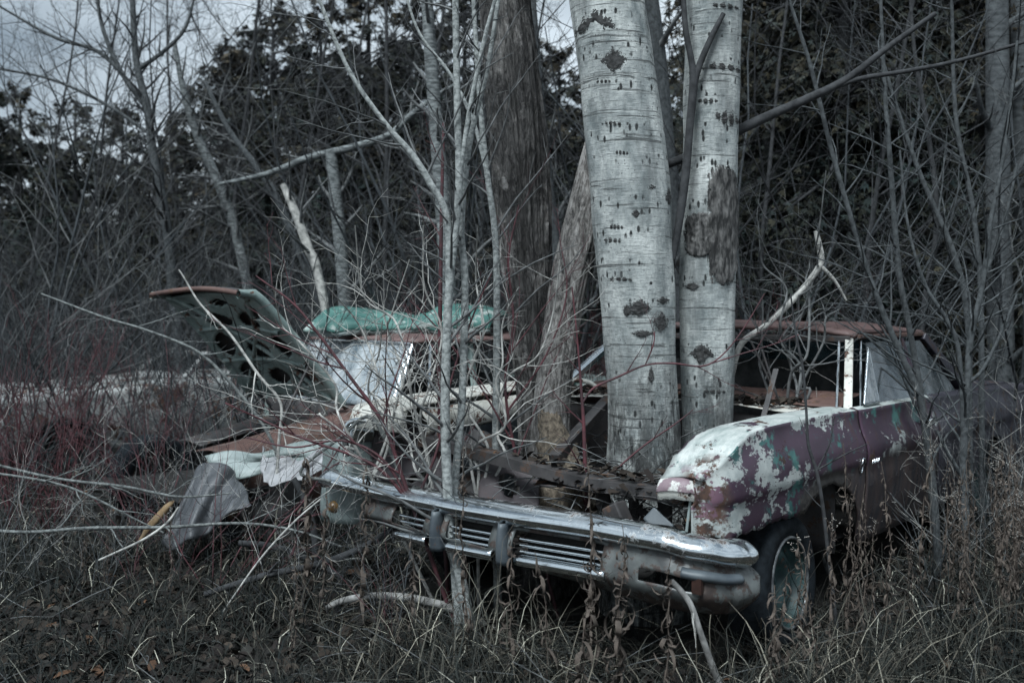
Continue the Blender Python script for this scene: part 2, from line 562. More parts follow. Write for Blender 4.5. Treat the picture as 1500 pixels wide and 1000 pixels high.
M['rubber'] = simple('old_tyre_rubber', (0.005, 0.007, 0.009), (0.014, 0.018, 0.022), 30, 0.9, 0.3, spec=0.15)
M['wheelteal'] = make_panelpaint('teal_wheel_paint', (0.010, 0.026, 0.028), (0.032, 0.070, 0.070), 0.56, 14, 0.55)
M['black'] = simple('shadow_black', (0.006, 0.006, 0.006), (0.02, 0.019, 0.018), 12, 0.95, 0.4)  # near-black stands for darkness inside arch, bay and cabin; also black wiring
M['seat'] = simple('faded_grey_upholstery', (0.045, 0.047, 0.048), (0.11, 0.11, 0.108), 14, 0.95, 0.5)
M['wood_tan'] = simple('rotten_tan_wood', (0.055, 0.044, 0.034), (0.25, 0.205, 0.155), 42, 0.95, 1.0, (1, 1, 0.35), bd=0.03)
M['orangewood'] = simple('broken_orange_wood', (0.10, 0.065, 0.035), (0.24, 0.165, 0.09), 14, 0.9, 0.6, (1, 1, 0.4))
M['amber'] = simple('amber_lens', (0.09, 0.05, 0.016), (0.17, 0.095, 0.03), 20, 0.35, 0.1)
M['redlens'] = simple('dull_red_lens', (0.022, 0.012, 0.010), (0.045, 0.022, 0.017), 20, 0.4, 0.1)
M['shadepaint'] = make_panelpaint('shade_darkened_plum_paint', (0.022, 0.020, 0.030), (0.050, 0.048, 0.060), 0.57, 5, 0.5, (1, 1, 0.6), rust=((0.035, 0.022, 0.018), (0.08, 0.045, 0.032)))  # rear body's shadow is put into the colour; rust patches are real
M['glass'] = make_glass('dirty_door_glass', (0.55, 0.66, 0.66), 0.08, 0.30)
M['skyglass'] = make_glass('sky_sheen_glass', (0.75, 0.8, 0.82), 0.12, 0.95)  # pale layer stands in for the sky mirrored in the glass
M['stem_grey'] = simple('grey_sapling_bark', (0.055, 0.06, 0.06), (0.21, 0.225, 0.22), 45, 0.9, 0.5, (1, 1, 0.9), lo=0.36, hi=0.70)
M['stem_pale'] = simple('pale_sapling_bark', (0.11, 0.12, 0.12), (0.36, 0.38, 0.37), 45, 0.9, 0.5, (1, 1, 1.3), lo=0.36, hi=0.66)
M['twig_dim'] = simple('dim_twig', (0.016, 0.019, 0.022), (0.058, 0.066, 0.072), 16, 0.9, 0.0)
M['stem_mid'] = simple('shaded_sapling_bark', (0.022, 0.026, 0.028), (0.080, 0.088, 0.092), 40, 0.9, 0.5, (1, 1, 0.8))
M['aspen_far'] = simple('shaded_aspen_bark', (0.055, 0.062, 0.064), (0.24, 0.26, 0.26), 22, 0.9, 0.5, (0.7, 0.7, 2.5), lo=0.40, hi=0.66)  # background aspens: woodland shade is mixed into the bark colour
M['aspen_dim'] = simple('deep_shade_aspen_bark', (0.03, 0.034, 0.037), (0.10, 0.11, 0.115), 16, 0.9, 0.5, (0.8, 0.8, 2.0))  # darkest copy; the shade at the right edge is put into the colour
M['deadlimb'] = make_deadbark('bare_dead_wood', (0.40, 0.38, 0.36), (0.54, 0.52, 0.50), 0.42)
M['stem_dark'] = simple('dark_branch_bark', (0.014, 0.015, 0.017), (0.045, 0.047, 0.050), 24, 0.9, 0.4)  # its darkness also carries the woodland shade on background trees
M['twig_pale'] = simple('pale_dead_twig', (0.18, 0.18, 0.172), (0.50, 0.49, 0.46), 22, 0.9, 0.3)
M['twig_grey'] = simple('grey_twig', (0.045, 0.048, 0.050), (0.15, 0.155, 0.155), 16, 0.9, 0.0)
M['twig_red'] = simple('red_dogwood_bark', (0.034, 0.016, 0.019), (0.100, 0.029, 0.036), 14, 0.7, 0.0)
M['weed'] = simple('dried_weed_brown', (0.032, 0.025, 0.021), (0.105, 0.083, 0.068), 30, 0.9, 0.2)
M['fluff'] = simple('seed_fluff', (0.20, 0.185, 0.165), (0.42, 0.40, 0.37), 60, 1.0, 0.5)
M['log'] = simple('weathered_log', (0.085, 0.083, 0.08), (0.30, 0.295, 0.285), 30, 0.9, 0.6, (0.5, 0.5, 0.5))
M['grass'] = make_attr('dead_grass')
M['litter'] = make_attr('fallen_leaves', 0.85)
M['cedar'] = make_foliage()
M['ground'] = make_ground()

def set_tint(me, cols):
    """cols: (nverts,3)"""
    a = me.color_attributes.new('tint', 'FLOAT_COLOR', 'POINT')
    c = np.ones((len(cols), 4), np.float32)
    c[:, :3] = cols
    a.data.foreach_set('color', c.ravel())
# ------------------------------------------------------------------ ground
def build_ground():
    xs = np.concatenate([np.linspace(-160, -14, 14), np.linspace(-13, 13, 131), np.linspace(14, 160, 14)])
    ys = np.concatenate([np.linspace(-60, 1, 8), np.linspace(1.4, 22, 104), np.linspace(24, 240, 16)])
    X, Y = np.meshgrid(xs, ys)
    Z = ground_z_np(X, Y) + np.where((np.abs(X) < 13) & (Y > 1) & (Y < 22), 0.018 * np.sin(X * 9.1 + Y * 4.3) * np.sin(Y * 7.7 - X * 3.1), 0)
    V = np.stack([X, Y, Z], -1).reshape(-1, 3)
    me = fast_mesh('ground', V, np.array(grid_faces(len(ys), len(xs))), M['ground'])
    o = obj('ground', me, kind='structure')
build_ground()

# ------------------------------------------------------------------ the purple car in front
ALPHA = math.atan2(0.777, 0.629)
CAR_LOC = (0.795, 4.25, 0.0)
car = thing('wrecked_car', 'derelict sedan with peeling purple and white fender and aspens growing through its engine bay', 'car', CAR_LOC, ALPHA)
CM = Matrix.Translation(CAR_LOC) @ Matrix.Rotation(ALPHA, 4, 'Z')
CMI = CM.inverted()
def L(px, py, d):
    return CMI @ P(px, py, d)

ZC_T = [-0.05, 0, 0.05, 0.1, 0.2, 0.31, 0.5, 0.78, 1.15, 1.54, 2.7, 3.6, 4.9]
ZC_Z = [0.78, 0.81, 0.85, 0.885, 0.930, 0.957, 0.970, 0.975, 0.972, 0.965, 0.955, 0.94, 0.90]
def zc(t):
    return float(np.interp(t, ZC_T, ZC_Z))
def s_side(z, t):
    s = float(np.interp(z, [0.2, 0.3, 0.45, 0.6, 0.695, 0.715, 0.80, 0.90, 1.0], [0.03, 0.0, -0.035, -0.048, -0.045, -0.062, -0.055, -0.028, 0.0]))
    if t < 0.17:
        a = max(0.0, 1 - (max(t, 0.0) / 0.17))
        s += 0.12 * (1 - math.sqrt(max(0.0, 1 - a * a)))
    return s
def zlow(t):
    arch = 0.0
    e = 1 - ((t - 1.09) / 0.44) ** 2
    if e > 0:
        arch = 0.25 + 0.40 * math.sqrt(e)
    rag = 0.014 * mnoise.noise((t * 13, 0.3, 0)) + 0.008 * mnoise.noise((t * 41, 2.3, 0))
    if t < 1.09:
        return max(0.565, arch) + rag
    return max(0.27, arch) + rag * 0.8
def side_panel(name, t0, t1, n, mat, top_in=None, mirror=False, low=zlow, dz=0.0, ztop=None, rows=22):
    out = []
    for t in np.linspace(t0, t1, n):
        c = zc(t)
        prof = []
        if top_in:
            s_in = top_in(t)
            for f in np.linspace(0, 1, 9)[:-1]:
                s = s_in * (1 - f)
                prof.append((s, c + 0.016 * math.sin(math.pi * f) - 0.012 * (1 - f)))
            prof.append((0.006 + s_side(c, t), c + 0.0015))
        zl = low(t)
        for f in [0.0, 0.012, 0.03] + list(np.linspace(0, 1, rows))[1:]:
            z = c + (zl - c) * f
            k = min(1.0, f * 4)
            prof.append((s_side(z, t) * k + (1 - k) * (s_side(c, t)), z))
        row = []
        for s, z in prof:
            s += 0.004 * mnoise.noise((t * 3.1, z * 4.2, 1.0))
            row.append((t, (2.05 - s) if mirror else s, z + dz))
        out.append(row)
    return loft(name, out, mat, car, 0.008, off=1 if not mirror else -1)

def top_left_in(t):
    return 0.215 + 0.03 * min(1, max(0, (t - 0.2) / 1.3)) + 0.008 * mnoise.noise((t * 17, 5, 1)) + 0.006 * mnoise.noise((t * 50, 5, 1))
fen = side_panel('fender', -0.02, 1.535, 110, M['paint'], top_left_in)
fen['label'] = 'left front fender peeling from purple and teal to white'
# brow over the missing headlight
rows, lip = [], []
for f in np.linspace(0, 1, 22):
    s = 0.215 + (0.035 - 0.215) * f
    back = 0.075 * max(0, (f - 0.55) / 0.45) ** 2
    z0 = zc(-0.02) + 0.012 * math.sin(math.pi * f)
    wv = 0.006 * mnoise.noise((f * 9, 1, 1))
    rows.append([(-0.012 + back, s, z0 + 0.001), (-0.034 + back, s, z0 - 0.010), (-0.050 + back, s, z0 - 0.028), (-0.058 + back, s, z0 - 0.052), (-0.056 + back, s, z0 - 0.056)])
    lip.append([(-0.050 + back, s, z0 - 0.053), (-0.050 + back, s, z0 - 0.060), (-0.046 + back, s, z0 - 0.088 + wv), (-0.030 + back, s, z0 - 0.092 + wv)])
brow = loft('headlight_brow', rows, M['lavender'], fen, 0.006)
loft('brow_lip', lip, M['cream'], fen, 0.005)
bar('headlight_edge', (0.0, 0.085, 0.74), (-0.01, 0.105, 0.56), 0.022, 0.012, M['paleteal'], fen)
# small script badge and ring emblem behind the arch
def ring_emblem():
    ln = []
    pts = []
    for a in np.linspace(0, 2 * math.pi, 19):
        t, z = 1.47 + 0.022 * math.cos(a), 0.70 + 0.038 * math.sin(a)
        pts.append((t, s_side(z, t) - 0.014, z))
    ln.append((pts, [0.0045] * 19))
    tubes('ring_emblem', ln, M['chrome_clean'], fen, 6)
ring_emblem()

door_low = lambda t: 0.28
door = side_panel('door', 1.56, 2.72, 40, M['paint'], lambda t: 0.05, low=door_low)
door['label'] = 'driver door streaked purple, teal and rust'
hp = Vector((2.50, s_side(0.83, 2.5) - 0.035, 0.845))
tubes('door_handle', [([hp + Vector((-0.10, 0.03, 0)), hp + Vector((-0.09, 0, 0)), hp, hp + Vector((0.09, 0, 0)), hp + Vector((0.10, 0.03, 0))], [0.011, 0.013, 0.014, 0.013, 0.011])], M['chrome_clean'], door, 8)
# little dash of script, strokes only
sc_l = []
for i in range(5):
    t = 1.60 + i * 0.022
    z = 0.705
    sc_l.append(([(t, s_side(z, t) - 0.016, z - 0.010), (t + 0.010, s_side(z, t) - 0.017, z + 0.010), (t + 0.018, s_side(z, t) - 0.016, z - 0.006)], [0.0022] * 3))
tubes('script_badge', sc_l, M['chrome_clean'], door, 5)

def rear_low(t):
    e = 1 - ((t - 3.95) / 0.42) ** 2
    return max(0.28, 0.25 + 0.36 * math.sqrt(e)) if e > 0 else 0.28
side_panel('quarter_panel', 2.74, 4.95, 60, M['shadepaint'], lambda t: 0.05 if t < 3.0 else 0.05 + min(1, (t - 3.0) / 0.5) * 0.3, low=rear_low)
side_panel('quarter_panel', 1.56, 4.95, 60, M['maroon'], lambda t: 0.06, low=rear_low, mirror=True)

# right fender: cream, nose intact as a rounded dome
def zr(t):
    return float(np.interp(t, [-0.02, 0.15, 0.4, 1.0, 1.54], [0.985, 1.005, 1.015, 1.03, 1.045]))
def top_right_in(t):
    return 0.34 - 0.05 * min(1, max(0, t / 1.3)) + 0.012 * mnoise.noise((t * 13, 7, 1))
rows = []
for t in np.linspace(-0.02, 1.535, 70):
    c = zr(t)
    si = top_right_in(t)
    prof = [(si * (1 - f), c + 0.018 * math.sin(math.pi * f) - 0.008 * (1 - f)) for f in np.linspace(0, 1, 9)]
    prof += [(s_side(z - 0.05, max(t, 0.17)) - 0.0, z) for z in np.linspace(c - 0.02, 0.45, 16)]
    rows.append([(t, 2.05 - s + 0.004 * mnoise.noise((t * 3, z * 4, 4)), z) for s, z in prof])
rf = loft('fender', rows, M['cream'], car, 0.008)
rf['label'] = 'right front fender in chalky cream primer'
rows = []
for f in np.linspace(0, 1, 18):
    s = 1.70 + 0.39 * f
    z0 = zr(-0.02) + 0.018 * math.sin(math.pi * f) - 0.05 * max(0, f - 0.8) ** 2 * 25
    bk = 0.09 * abs(2 * f - 1) ** 3
    prof = cr([(-0.015, z0), (-0.06 + bk * 0.7, z0 - 0.012), (-0.10 + bk, z0 - 0.045), (-0.112 + bk, z0 - 0.085), (-0.105 + bk, z0 - 0.115)], 12)
    rows.append([(p_[0], s, p_[1]) for p_ in prof])
loft('headlight_dome', rows, M['cream'], rf, 0.006)
# chrome headlight bezel left on the right side
bz = cr([L(507, 668, 5.40), L(506, 640, 5.40), L(510, 622, 5.40), L(524, 616, 5.38), L(545, 618, 5.34), L(562, 621, 5.30)], 26)
tubes('headlight_bezel', [(bz, [0.017] * 26)], M['chrome_clean'], rf, 10)
bz2 = cr([L(516, 664, 5.44), L(515, 640, 5.44), L(520, 628, 5.44), L(548, 630, 5.38)], 20)
tubes('headlight_bezel', [(bz2, [0.010] * 20)], M['chrome'], rf, 8)
# folded lip along the inside of the right fender
rows = []
for t in np.linspace(0.12, 1.5, 40):
    s = 2.05 - top_right_in(t)
    z = zr(t)
    w = 0.012 * mnoise.noise((t * 6, 3, 3))
    rows.append([(t, s - 0.002, z - 0.030), (t, s - 0.022, z - 0.055 + w), (t, s - 0.045, z - 0.072 + w), (t, s - 0.050, z - 0.135 + w), (t, s - 0.040, z - 0.150 + w)])
loft('fender_lip', rows, M['cream'], rf, 0.005)
rows = [[(t, 1.715 + 0.02 * mnoise.noise((t * 3, z * 3, 8)), z) for z in np.linspace(0.40, 0.90, 12)] for t in np.linspace(0.15, 1.4, 24)]
loft('inner_wing', rows, M['slate'], rf, 0.006)
# pale lower nose panel with the amber lamp at the bumper's far end
rows = []
for f in np.linspace(0, 1, 14):
    a = f * math.pi * 0.75
    rows.append([(0.02 - 0.13 * math.sin(a) * (0.8 + 0.2 * g), 1.98 + 0.20 * (1 - math.cos(a)) / 1.2 + 0.02 * mnoise.noise((f * 3, g * 3, 0)), 0.80 - 0.42 * g) for g in np.linspace(0, 1, 14)])
nosep = loft('nose_panel', rows, M['paleteal'], car, 0.008)
lampc = L(490, 742, 5.36)
rows = []
for f in np.linspace(0.02, 1, 7):
    rows.append([(lampc.x - 0.035 * math.cos(f * 1.5), lampc.y + 0.032 * math.sin(f * 1.5) * math.cos(a), lampc.z + 0.032 * math.sin(f * 1.5) * math.sin(a)) for a in np.linspace(0, 2 * math.pi, 16, endpoint=False)])
loft('marker_lamp', rows, M['amber'], nosep, 0, wrap=True)

# bumper: chrome bar with a plated pan below it
BP = cr([(0.11, -0.105, 0.560), (0.04, -0.110, 0.566), (-0.06, -0.085, 0.580), (-0.14, 0.00, 0.598), (-0.175, 0.12, 0.622), (-0.195, 0.32, 0.633),
         (-0.22, 0.8, 0.636), (-0.222, 1.2, 0.640), (-0.205, 1.6, 0.648), (-0.16, 2.12, 0.656)], 150)
tan = np.gradient(BP[:, :2], axis=0)
tan /= np.linalg.norm(tan, axis=1)[:, None]
NRM = np.stack([-tan[:, 1], tan[:, 0]], 1)      # outward from the car
def along(prof_fn, i0=0, i1=150, step=1):
    out = []
    for i in list(range(i0, i1, step)):
        b, n = BP[i], NRM[i]
        dn = 0.012 * mnoise.noise((i * 0.09, 4.4, 0))
        out.append([(b[0] + n[0] * (o + dn), b[1] + n[1] * (o + dn), b[2] + z + dn * 0.6) for o, z in prof_fn(i)])
    return out
BAR = cr([(-0.075, -0.012), (-0.05, 0.0), (-0.005, 0.0), (0.022, -0.012), (0.042, -0.030), (0.047, -0.048), (0.036, -0.068), (0.008, -0.082), (-0.05, -0.090)], 26)
bump_o = loft('bumper', along(lambda i: [(o * (1.0 + 0.25 * max(0, 1 - abs(i - 16) / 22)), z * (1 + 0.18 * max(0, 1 - abs(i - 14) / 26))) for o, z in BAR]), M['chrome'], car, 0.006, off=-1)
bump_o['label'] = 'dulled chrome front bumper bar'
# end cap of the bar
i = 149
b, n = BP[i], NRM[i]
capc = [(b[0] + n[0] * o, b[1] + n[1] * o, b[2] + z) for o, z in BAR]
rowsc = []
cen = (b[0] + n[0] * 0.0, b[1] + n[1] * 0.0, b[2] - 0.05)
for f in np.linspace(0, 1, 6):
    k = math.cos(f * math.pi / 2)
    rowsc.append([tuple(np.array(cen) * (1 - k) + np.array(p) * k + np.array((0.01, 0.035, 0)) * math.sin(f * math.pi / 2)) for p in capc])
loft('bumper_end', rowsc, M['chrome'], bump_o, 0)

SLOTS = [(0.352, 0.80), (0.92, 1.195), (1.32, 1.54)]
DARKSLOT = (-0.03, 0.20)
def pan_prof(i):
    s = BP[i][1]
    bot = float(np.interp(s, [-0.2, 0.0, 0.45, 1.1, 1.7], [0.285, 0.300, 0.345, 0.40, 0.44]))
    if i < 12:
        bot = 0.285 + ((12 - i) / 12) ** 2 * 0.11
    H = BP[i][2] - 0.084 - bot
    bulge = 0.05 if s > 0.05 or i > 28 else 0.07
    return [(-0.01 + bulge * math.sin(min(1, f * 1.25) * math.pi * 0.62) - 0.07 * max(0, f - 0.6) ** 1.5 * 4, -0.084 - H * f) for f in np.linspace(0, 1, 21)]
def in_slot(s):
    return any(a < s < b_ for a, b_ in SLOTS)
IPAN = int(np.argmin(np.abs(BP[:, 1] - 1.80)))
def skip_pan(i, j):
    s = BP[i][1]
    if i > 33 and in_slot(s) and 2 <= j <= 12:
        return True
    if i > 17 and DARKSLOT[0] < s < DARKSLOT[1] and 7 <= j <= 10:
        return True
    return False
pan = loft('bumper_pan', along(pan_prof, 0, IPAN), M['pan'], car, 0.006, skip=skip_pan)
for a, b_ in SLOTS:
    ia = int(np.argmin(np.abs(BP[:, 1] - a)))
    ib = int(np.argmin(np.abs(BP[:, 1] - b_))) + 1
    for k, zz in enumerate((0.135, 0.162, 0.189)):
        prof = [(0.005 + 0.012 * math.cos(q), -zz + 0.008 * math.sin(q)) for q in np.linspace(0, 2 * math.pi, 9)[:-1]]
        loft('grille_bar', along(lambda i: prof, ia, ib), M['chrome_clean'], pan, 0, wrap=True)
    prof = cr([(0.012, -0.200), (0.040, -0.204), (0.054, -0.212), (0.052, -0.232), (0.034, -0.242)], 9)
    loft('grille_lip', along(lambda i: list(prof), ia, ib), M['chrome_clean'], pan, 0.005)
    # blank dark backing of the opening
    loft('grille_backing', along(lambda i: [(-0.05, -0.09), (-0.05, -0.25)], ia, ib), M['black'], pan, 0.004)
# chrome lip under the bar at the near end
prof = cr([(0.030, -0.118), (0.052, -0.124), (0.060, -0.136), (0.052, -0.148), (0.034, -0.152)], 8)
loft('pan_moulding', along(lambda i: list(prof), 25, 56), M['slate'], pan, 0.005)
rl = [(BP[47][0] + NRM[47][0] * o, BP[47][1] + NRM[47][1] * o, BP[47][2] - zz) for o, zz in ((0.045, 0.14), (0.045, 0.19))]
v, f = box_pts(-0.02, 0.0, -0.02, 0.02, -0.03, 0.03)
ro = obj('reflector', mesh('reflector', [(rl[0][0] + x, rl[0][1] + y, rl[0][2] - 0.03 + z) for x, y, z in v], f, M['redlens'], False), pan)
# bumper guards
for sg in (0.86, 1.255):
    ig = int(np.argmin(np.abs(BP[:, 1] - sg)))
    b, n = BP[ig], NRM[ig]
    rows = []
    for f in np.linspace(0, 1, 10):
        z = b[2] - 0.07 - 0.18 * f
        wd = 0.019 + 0.018 * f * f
        o = 0.062 + 0.012 * math.sin(math.pi * f)
        rows.append([(b[0] + n[0] * oo, sg + yy, z) for oo, yy in ((0.0, -wd), (o * 0.8, -wd * 0.95), (o, -wd * 0.6), (o + 0.006, 0), (o, wd * 0.6), (o * 0.8, wd * 0.95), (0.0, wd))])
    loft('bumper_guard', rows, M['slate'], bump_o, 0.005)

# structure of the open engine bay
bm_pts = cr([(0.10, 0.16, 0.725), (0.09, 0.7, 0.745), (0.10, 1.2, 0.80), (0.12, 1.72, 0.845)], 30)
rows = [[(p[0] - 0.03, p[1], p[2] - 0.05), (p[0] - 0.03, p[1], p[2]), (p[0] + 0.05, p[1], p[2] + 0.004), (p[0] + 0.05, p[1], p[2] - 0.05)] for p in bm_pts]
rs_o = loft('radiator_support', rows, M['darksteel'], car, 0.004)
rs_o.data.polygons.foreach_set('use_smooth', [False] * len(rs_o.data.polygons))
rows = []
for t in np.linspace(0.06, 0.42, 12):
    rows.append([(t, s, 0.685 + 0.03 * mnoise.noise((t * 5, s * 5, 2)) - 0.05 * (t - 0.06)) for s in np.linspace(0.12, 0.95, 22)])
loft('lamp_pan', rows, M['darksteel'], car, 0.006)
rows = [[(t, s, 0.36 + 0.04 * mnoise.noise((t * 4, s * 4, 4))) for s in np.linspace(0.3, 1.72, 22)] for t in np.linspace(0.0, 1.36, 22)]
loft('engine_bay_floor', rows, M['black'], car, 0.006)
rows = [[(t, 0.34 + 0.02 * mnoise.noise((t * 4, z * 4, 6)), z) for z in np.linspace(0.22, 0.90, 10)] for t in np.linspace(0.45, 1.5, 20)]
loft('wheel_liner', rows, M['black'], car, 0.006)  # black panel supplies the darkness inside the wheel arch
rows = [[(1.40 + 0.02 * mnoise.noise((s * 4, z * 4, 6)), s, z) for z in np.linspace(0.25, 0.93, 12)] for s in np.linspace(0.05, 2.0, 24)]
loft('firewall', rows, M['darksteel'], car, 0.006)
rows = [[(t, s, 0.955 + 0.03 * math.sin(math.pi * (s - 0.26) / 1.5) + 0.012 * mnoise.noise((t * 9, s * 9, 3))) for s in np.linspace(0.26, 1.76, 30)] for t in np.linspace(1.36, 1.62, 8)]
loft('cowl_panel', rows, M['cream'], car, 0.006)
rows = [[(t, s, 0.965 + 0.05 * math.sin((t - 1.64) / 0.4 * math.pi * 0.6) + 0.01 * mnoise.noise((t * 7, s * 5, 1))) for s in np.linspace(0.12, 1.85, 26)] for t in np.linspace(1.64, 2.02, 10)]
loft('dashboard', rows, M['brownrust'], car, 0.008)
# bent inner panel on the far side of the bay, with punched holes
c0, c1, c2, c3 = L(556, 612, 5.62), L(690, 640, 5.35), L(640, 722, 5.22), L(528, 716, 5.50)
def quad_panel(name, c0, c1, c2, c3, mat, parent, nu=26, nv=22, amp=0.02, holes=(), seed=0, th=0.005, fold=0.0):
    rows = []
    for v_ in np.linspace(0, 1, nv):
        row = []
        for u in np.linspace(0, 1, nu):
            p = (c0 * (1 - u) + c1 * u) * (1 - v_) + (c3 * (1 - u) + c2 * u) * v_
            d = amp * mnoise.noise((u * 3 + seed, v_ * 3, seed)) + fold * math.sin(u * 7 + seed) * math.sin(v_ * 4)
            row.append((p[0] + d, p[1] + d * 0.5, p[2] + d * 0.6))
        rows.append(row)
    def sk(i, j):
        u, w = (j + 0.5) / (nu - 1), (i + 0.5) / (nv - 1)
        return any(((u - a) / c) ** 2 + ((w - b) / d) ** 2 < 1 for a, b, c, d in holes)
    return loft(name, rows, mat, parent, th, skip=sk)
quad_panel('inner_panel', c0, c1, c2, c3, M['plumsteel'], car, 50, 44, 0.03, [(0.62, 0.80, 0.05, 0.06), (0.74, 0.72, 0.05, 0.06), (0.80, 0.85, 0.04, 0.05), (0.3, 0.3, 0.06, 0.07)], 3)
quad_panel('inner_panel', L(690, 620, 5.6), L(745, 655, 5.4), L(735, 735, 5.2), L(668, 720, 5.3), M['darksteel'], car, 20, 18, 0.03, [], 5)
quad_panel('inner_panel', L(505, 655, 5.6), L(560, 640, 5.6), L(575, 700, 5.45), L(515, 705, 5.45), M['plumsteel'], car, 16, 16, 0.04, [], 8)
bar('crossbar', L(575, 600, 5.75), L(705, 690, 5.2), 0.035, 0.02, M['slate'], car)
bar('crossbar', L(812, 672, 5.3), L(892, 585, 6.0), 0.06, 0.05, M['darksteel'], car)
quad_panel('inner_panel', L(705, 655, 5.35), L(790, 690, 5.15), L(790, 760, 4.95), L(700, 740, 5.0), M['plumsteel'], car, 20, 18, 0.05, [(0.5, 0.5, 0.18, 0.2)], 12)
quad_panel('inner_panel', L(870, 690, 5.0), L(985, 715, 4.75), L(985, 790, 4.5), L(880, 775, 4.7), M['darksteel'], car, 22, 18, 0.06, [(0.3, 0.5, 0.12, 0.2), (0.7, 0.4, 0.12, 0.15)], 15)
# loose lamp box by the near headlight
lb = L(968, 768, 4.42)
v, f = box_pts(-0.05, 0.05, -0.06, 0.06, -0.035, 0.035)
rt = Matrix.Rotation(0.6, 3, 'X') @ Matrix.Rotation(0.5, 3, 'Y')
o = obj('lamp_housing', mesh('lamp_housing', [rt @ Vector(p) + lb for p in v], f, M['slate'], False), car)
mb = o.modifiers.new('bevel', 'BEVEL'); mb.width = 0.008; mb.segments = 2
lb = L(905, 755, 4.55)
o = obj('lamp_housing', mesh('lamp_housing', [Matrix.Rotation(-0.5, 3, 'X') @ Vector((p[0] * 0.8, p[1] * 0.7, p[2] * 1.5)) + lb for p in v], f, M['darksteel'], False), car)
mb = o.modifiers.new('bevel', 'BEVEL'); mb.width = 0.008; mb.segments = 2
wires = []
for k in range(14):
    a = L(random.uniform(880, 1000), random.uniform(722, 775), random.uniform(4.35, 4.7))
    b_ = a + Vector((random.uniform(-0.1, 0.1), random.uniform(-0.2, 0.2), random.uniform(-0.08, 0.08)))
    m_ = (a + b_) / 2 + Vector((0, 0, random.uniform(-0.06, 0.06)))
    wires.append((cr([a, m_, b_], 9), [0.004] * 9))
tubes('loose_wiring', wires, M['black'], car, 5)['kind'] = 'stuff'

# pillars, roof, glass
def pillar(name, p0, p1, w, d, mat, parent=car):
    return bar(name, p0, p1, w, d, mat, parent, 0.006)
pillar('windscreen_pillar', (1.60, 0.06, 0.93), (2.02, 0.215, 1.335), 0.045, 0.05, M['cream'])
pillar('windscreen_moulding', (1.585, 0.115, 0.95), (2.0, 0.265, 1.33), 0.014, 0.02, M['chrome_clean'])
pillar('windscreen_moulding', (1.655, 0.012, 0.95), (2.07, 0.17, 1.335), 0.014, 0.02, M['chrome_clean'])
pillar('windscreen_pillar', (1.56, 1.90, 0.98), (2.02, 1.73, 1.335), 0.045, 0.05, M['chrome'])
pillar('windscreen_moulding', (1.53, 1.87, 0.99), (1.99, 1.70, 1.335), 0.016, 0.022, M['chrome_clean'])
arc = cr([(1.42, 1.93, 0.98), (1.46, 1.80, 1.045), (1.52, 1.66, 1.045), (1.56, 1.58, 0.985)], 18)
tubes('cowl_moulding', [(arc, [0.014] * 18)], M['cream'], car, 8)
rows = []
for t in np.linspace(1.98, 3.12, 26):
    row = []
    for f in np.linspace(0, 1, 24):
        s = 0.165 + (1.78 - 0.165) * f
        e = abs(2 * f - 1)
        z = 1.345 + 0.045 * (1 - e ** 3) - 0.05 * max(0, (t - 2.7)) ** 2 + 0.012 * mnoise.noise((t * 3, s * 3, 5)) - (0.02 if t < 2.0 else 0)
        row.append((t, s, z))
    rows.append(row)
roof = loft('roof', rows, M['maroon'], car, 0.02)
roof['label'] = 'rusty maroon roof with twigs on it'
pillar('roof_header', (1.99, 0.19, 1.322), (1.99, 1.75, 1.322), 0.05, 0.035, M['darksteel'], roof)
pillar('drip_rail', (2.0, 0.155, 1.335), (3.10, 0.155, 1.33), 0.02, 0.024, M['brownrust'], roof)
pillar('rear_pillar', (3.08, 0.18, 1.32), (3.62, 0.06, 0.93), 0.10, 0.05, M['shadepaint'])
pillar('rear_pillar', (3.08, 1.76, 1.32), (3.62, 1.95, 0.93), 0.10, 0.05, M['maroon'])
rows = [[(t, s, 0.94 + 0.03 * math.sin(math.pi * (s - 0.1) / 1.85) - 0.03 * max(0, t - 4.2)) for s in np.linspace(0.1, 1.95, 14)] for t in np.linspace(3.55, 4.95, 14)]
loft('trunk_lid', rows, M['shadepaint'], car, 0.008)
rows = [[(4.95 + 0.03 * math.sin((z - 0.3) / 0.6 * math.pi), s, z) for z in np.linspace(0.3, 0.92, 10)] for s in np.linspace(0.0, 2.05, 14)]
loft('tail_panel', rows, M['shadepaint'], car, 0.008)
# vent window (a small pane in a chrome frame) and door glass
vw = [Vector((1.70, 0.03, 0.968)), Vector((2.035, 0.185, 1.285)), Vector((2.03, 0.06, 0.968))]
vw = [L(1266, 592, 5.55), L(1272, 508, 5.75), L(1287, 588, 5.72)]
vent = obj('vent_window', mesh('vent_window', vw, [(0, 1, 2)], M['skyglass'], False), car)
solid(vent, 0.005)
tubes('vent_frame', [(cr([vw[0], vw[1]], 4), [0.008] * 4), (cr([vw[1], vw[2]], 4), [0.007] * 4), (cr([vw[2], vw[0]], 4), [0.009] * 4)], M['chrome_clean'], vent, 7)
gl = [(1.98, 0.055, 0.95), (2.10, 0.155, 1.30), (2.66, 0.155, 1.30), (2.70, 0.045, 0.95)]
g = obj('door_glass', mesh('door_glass', gl, [(0, 1, 2, 3)], M['glass'], False), door)
solid(g, 0.005)
gl = [(2.75, 0.045, 0.95), (2.74, 0.155, 1.29), (3.02, 0.155, 1.29), (3.42, 0.05, 0.95)]
g = obj('quarter_glass', mesh('quarter_glass', gl, [(0, 1, 2, 3)], M['glass'], False), car)
solid(g, 0.005)
pillar('centre_pillar', (2.72, 0.05, 0.94), (2.71, 0.17, 1.32), 0.05, 0.03, M['paint'])
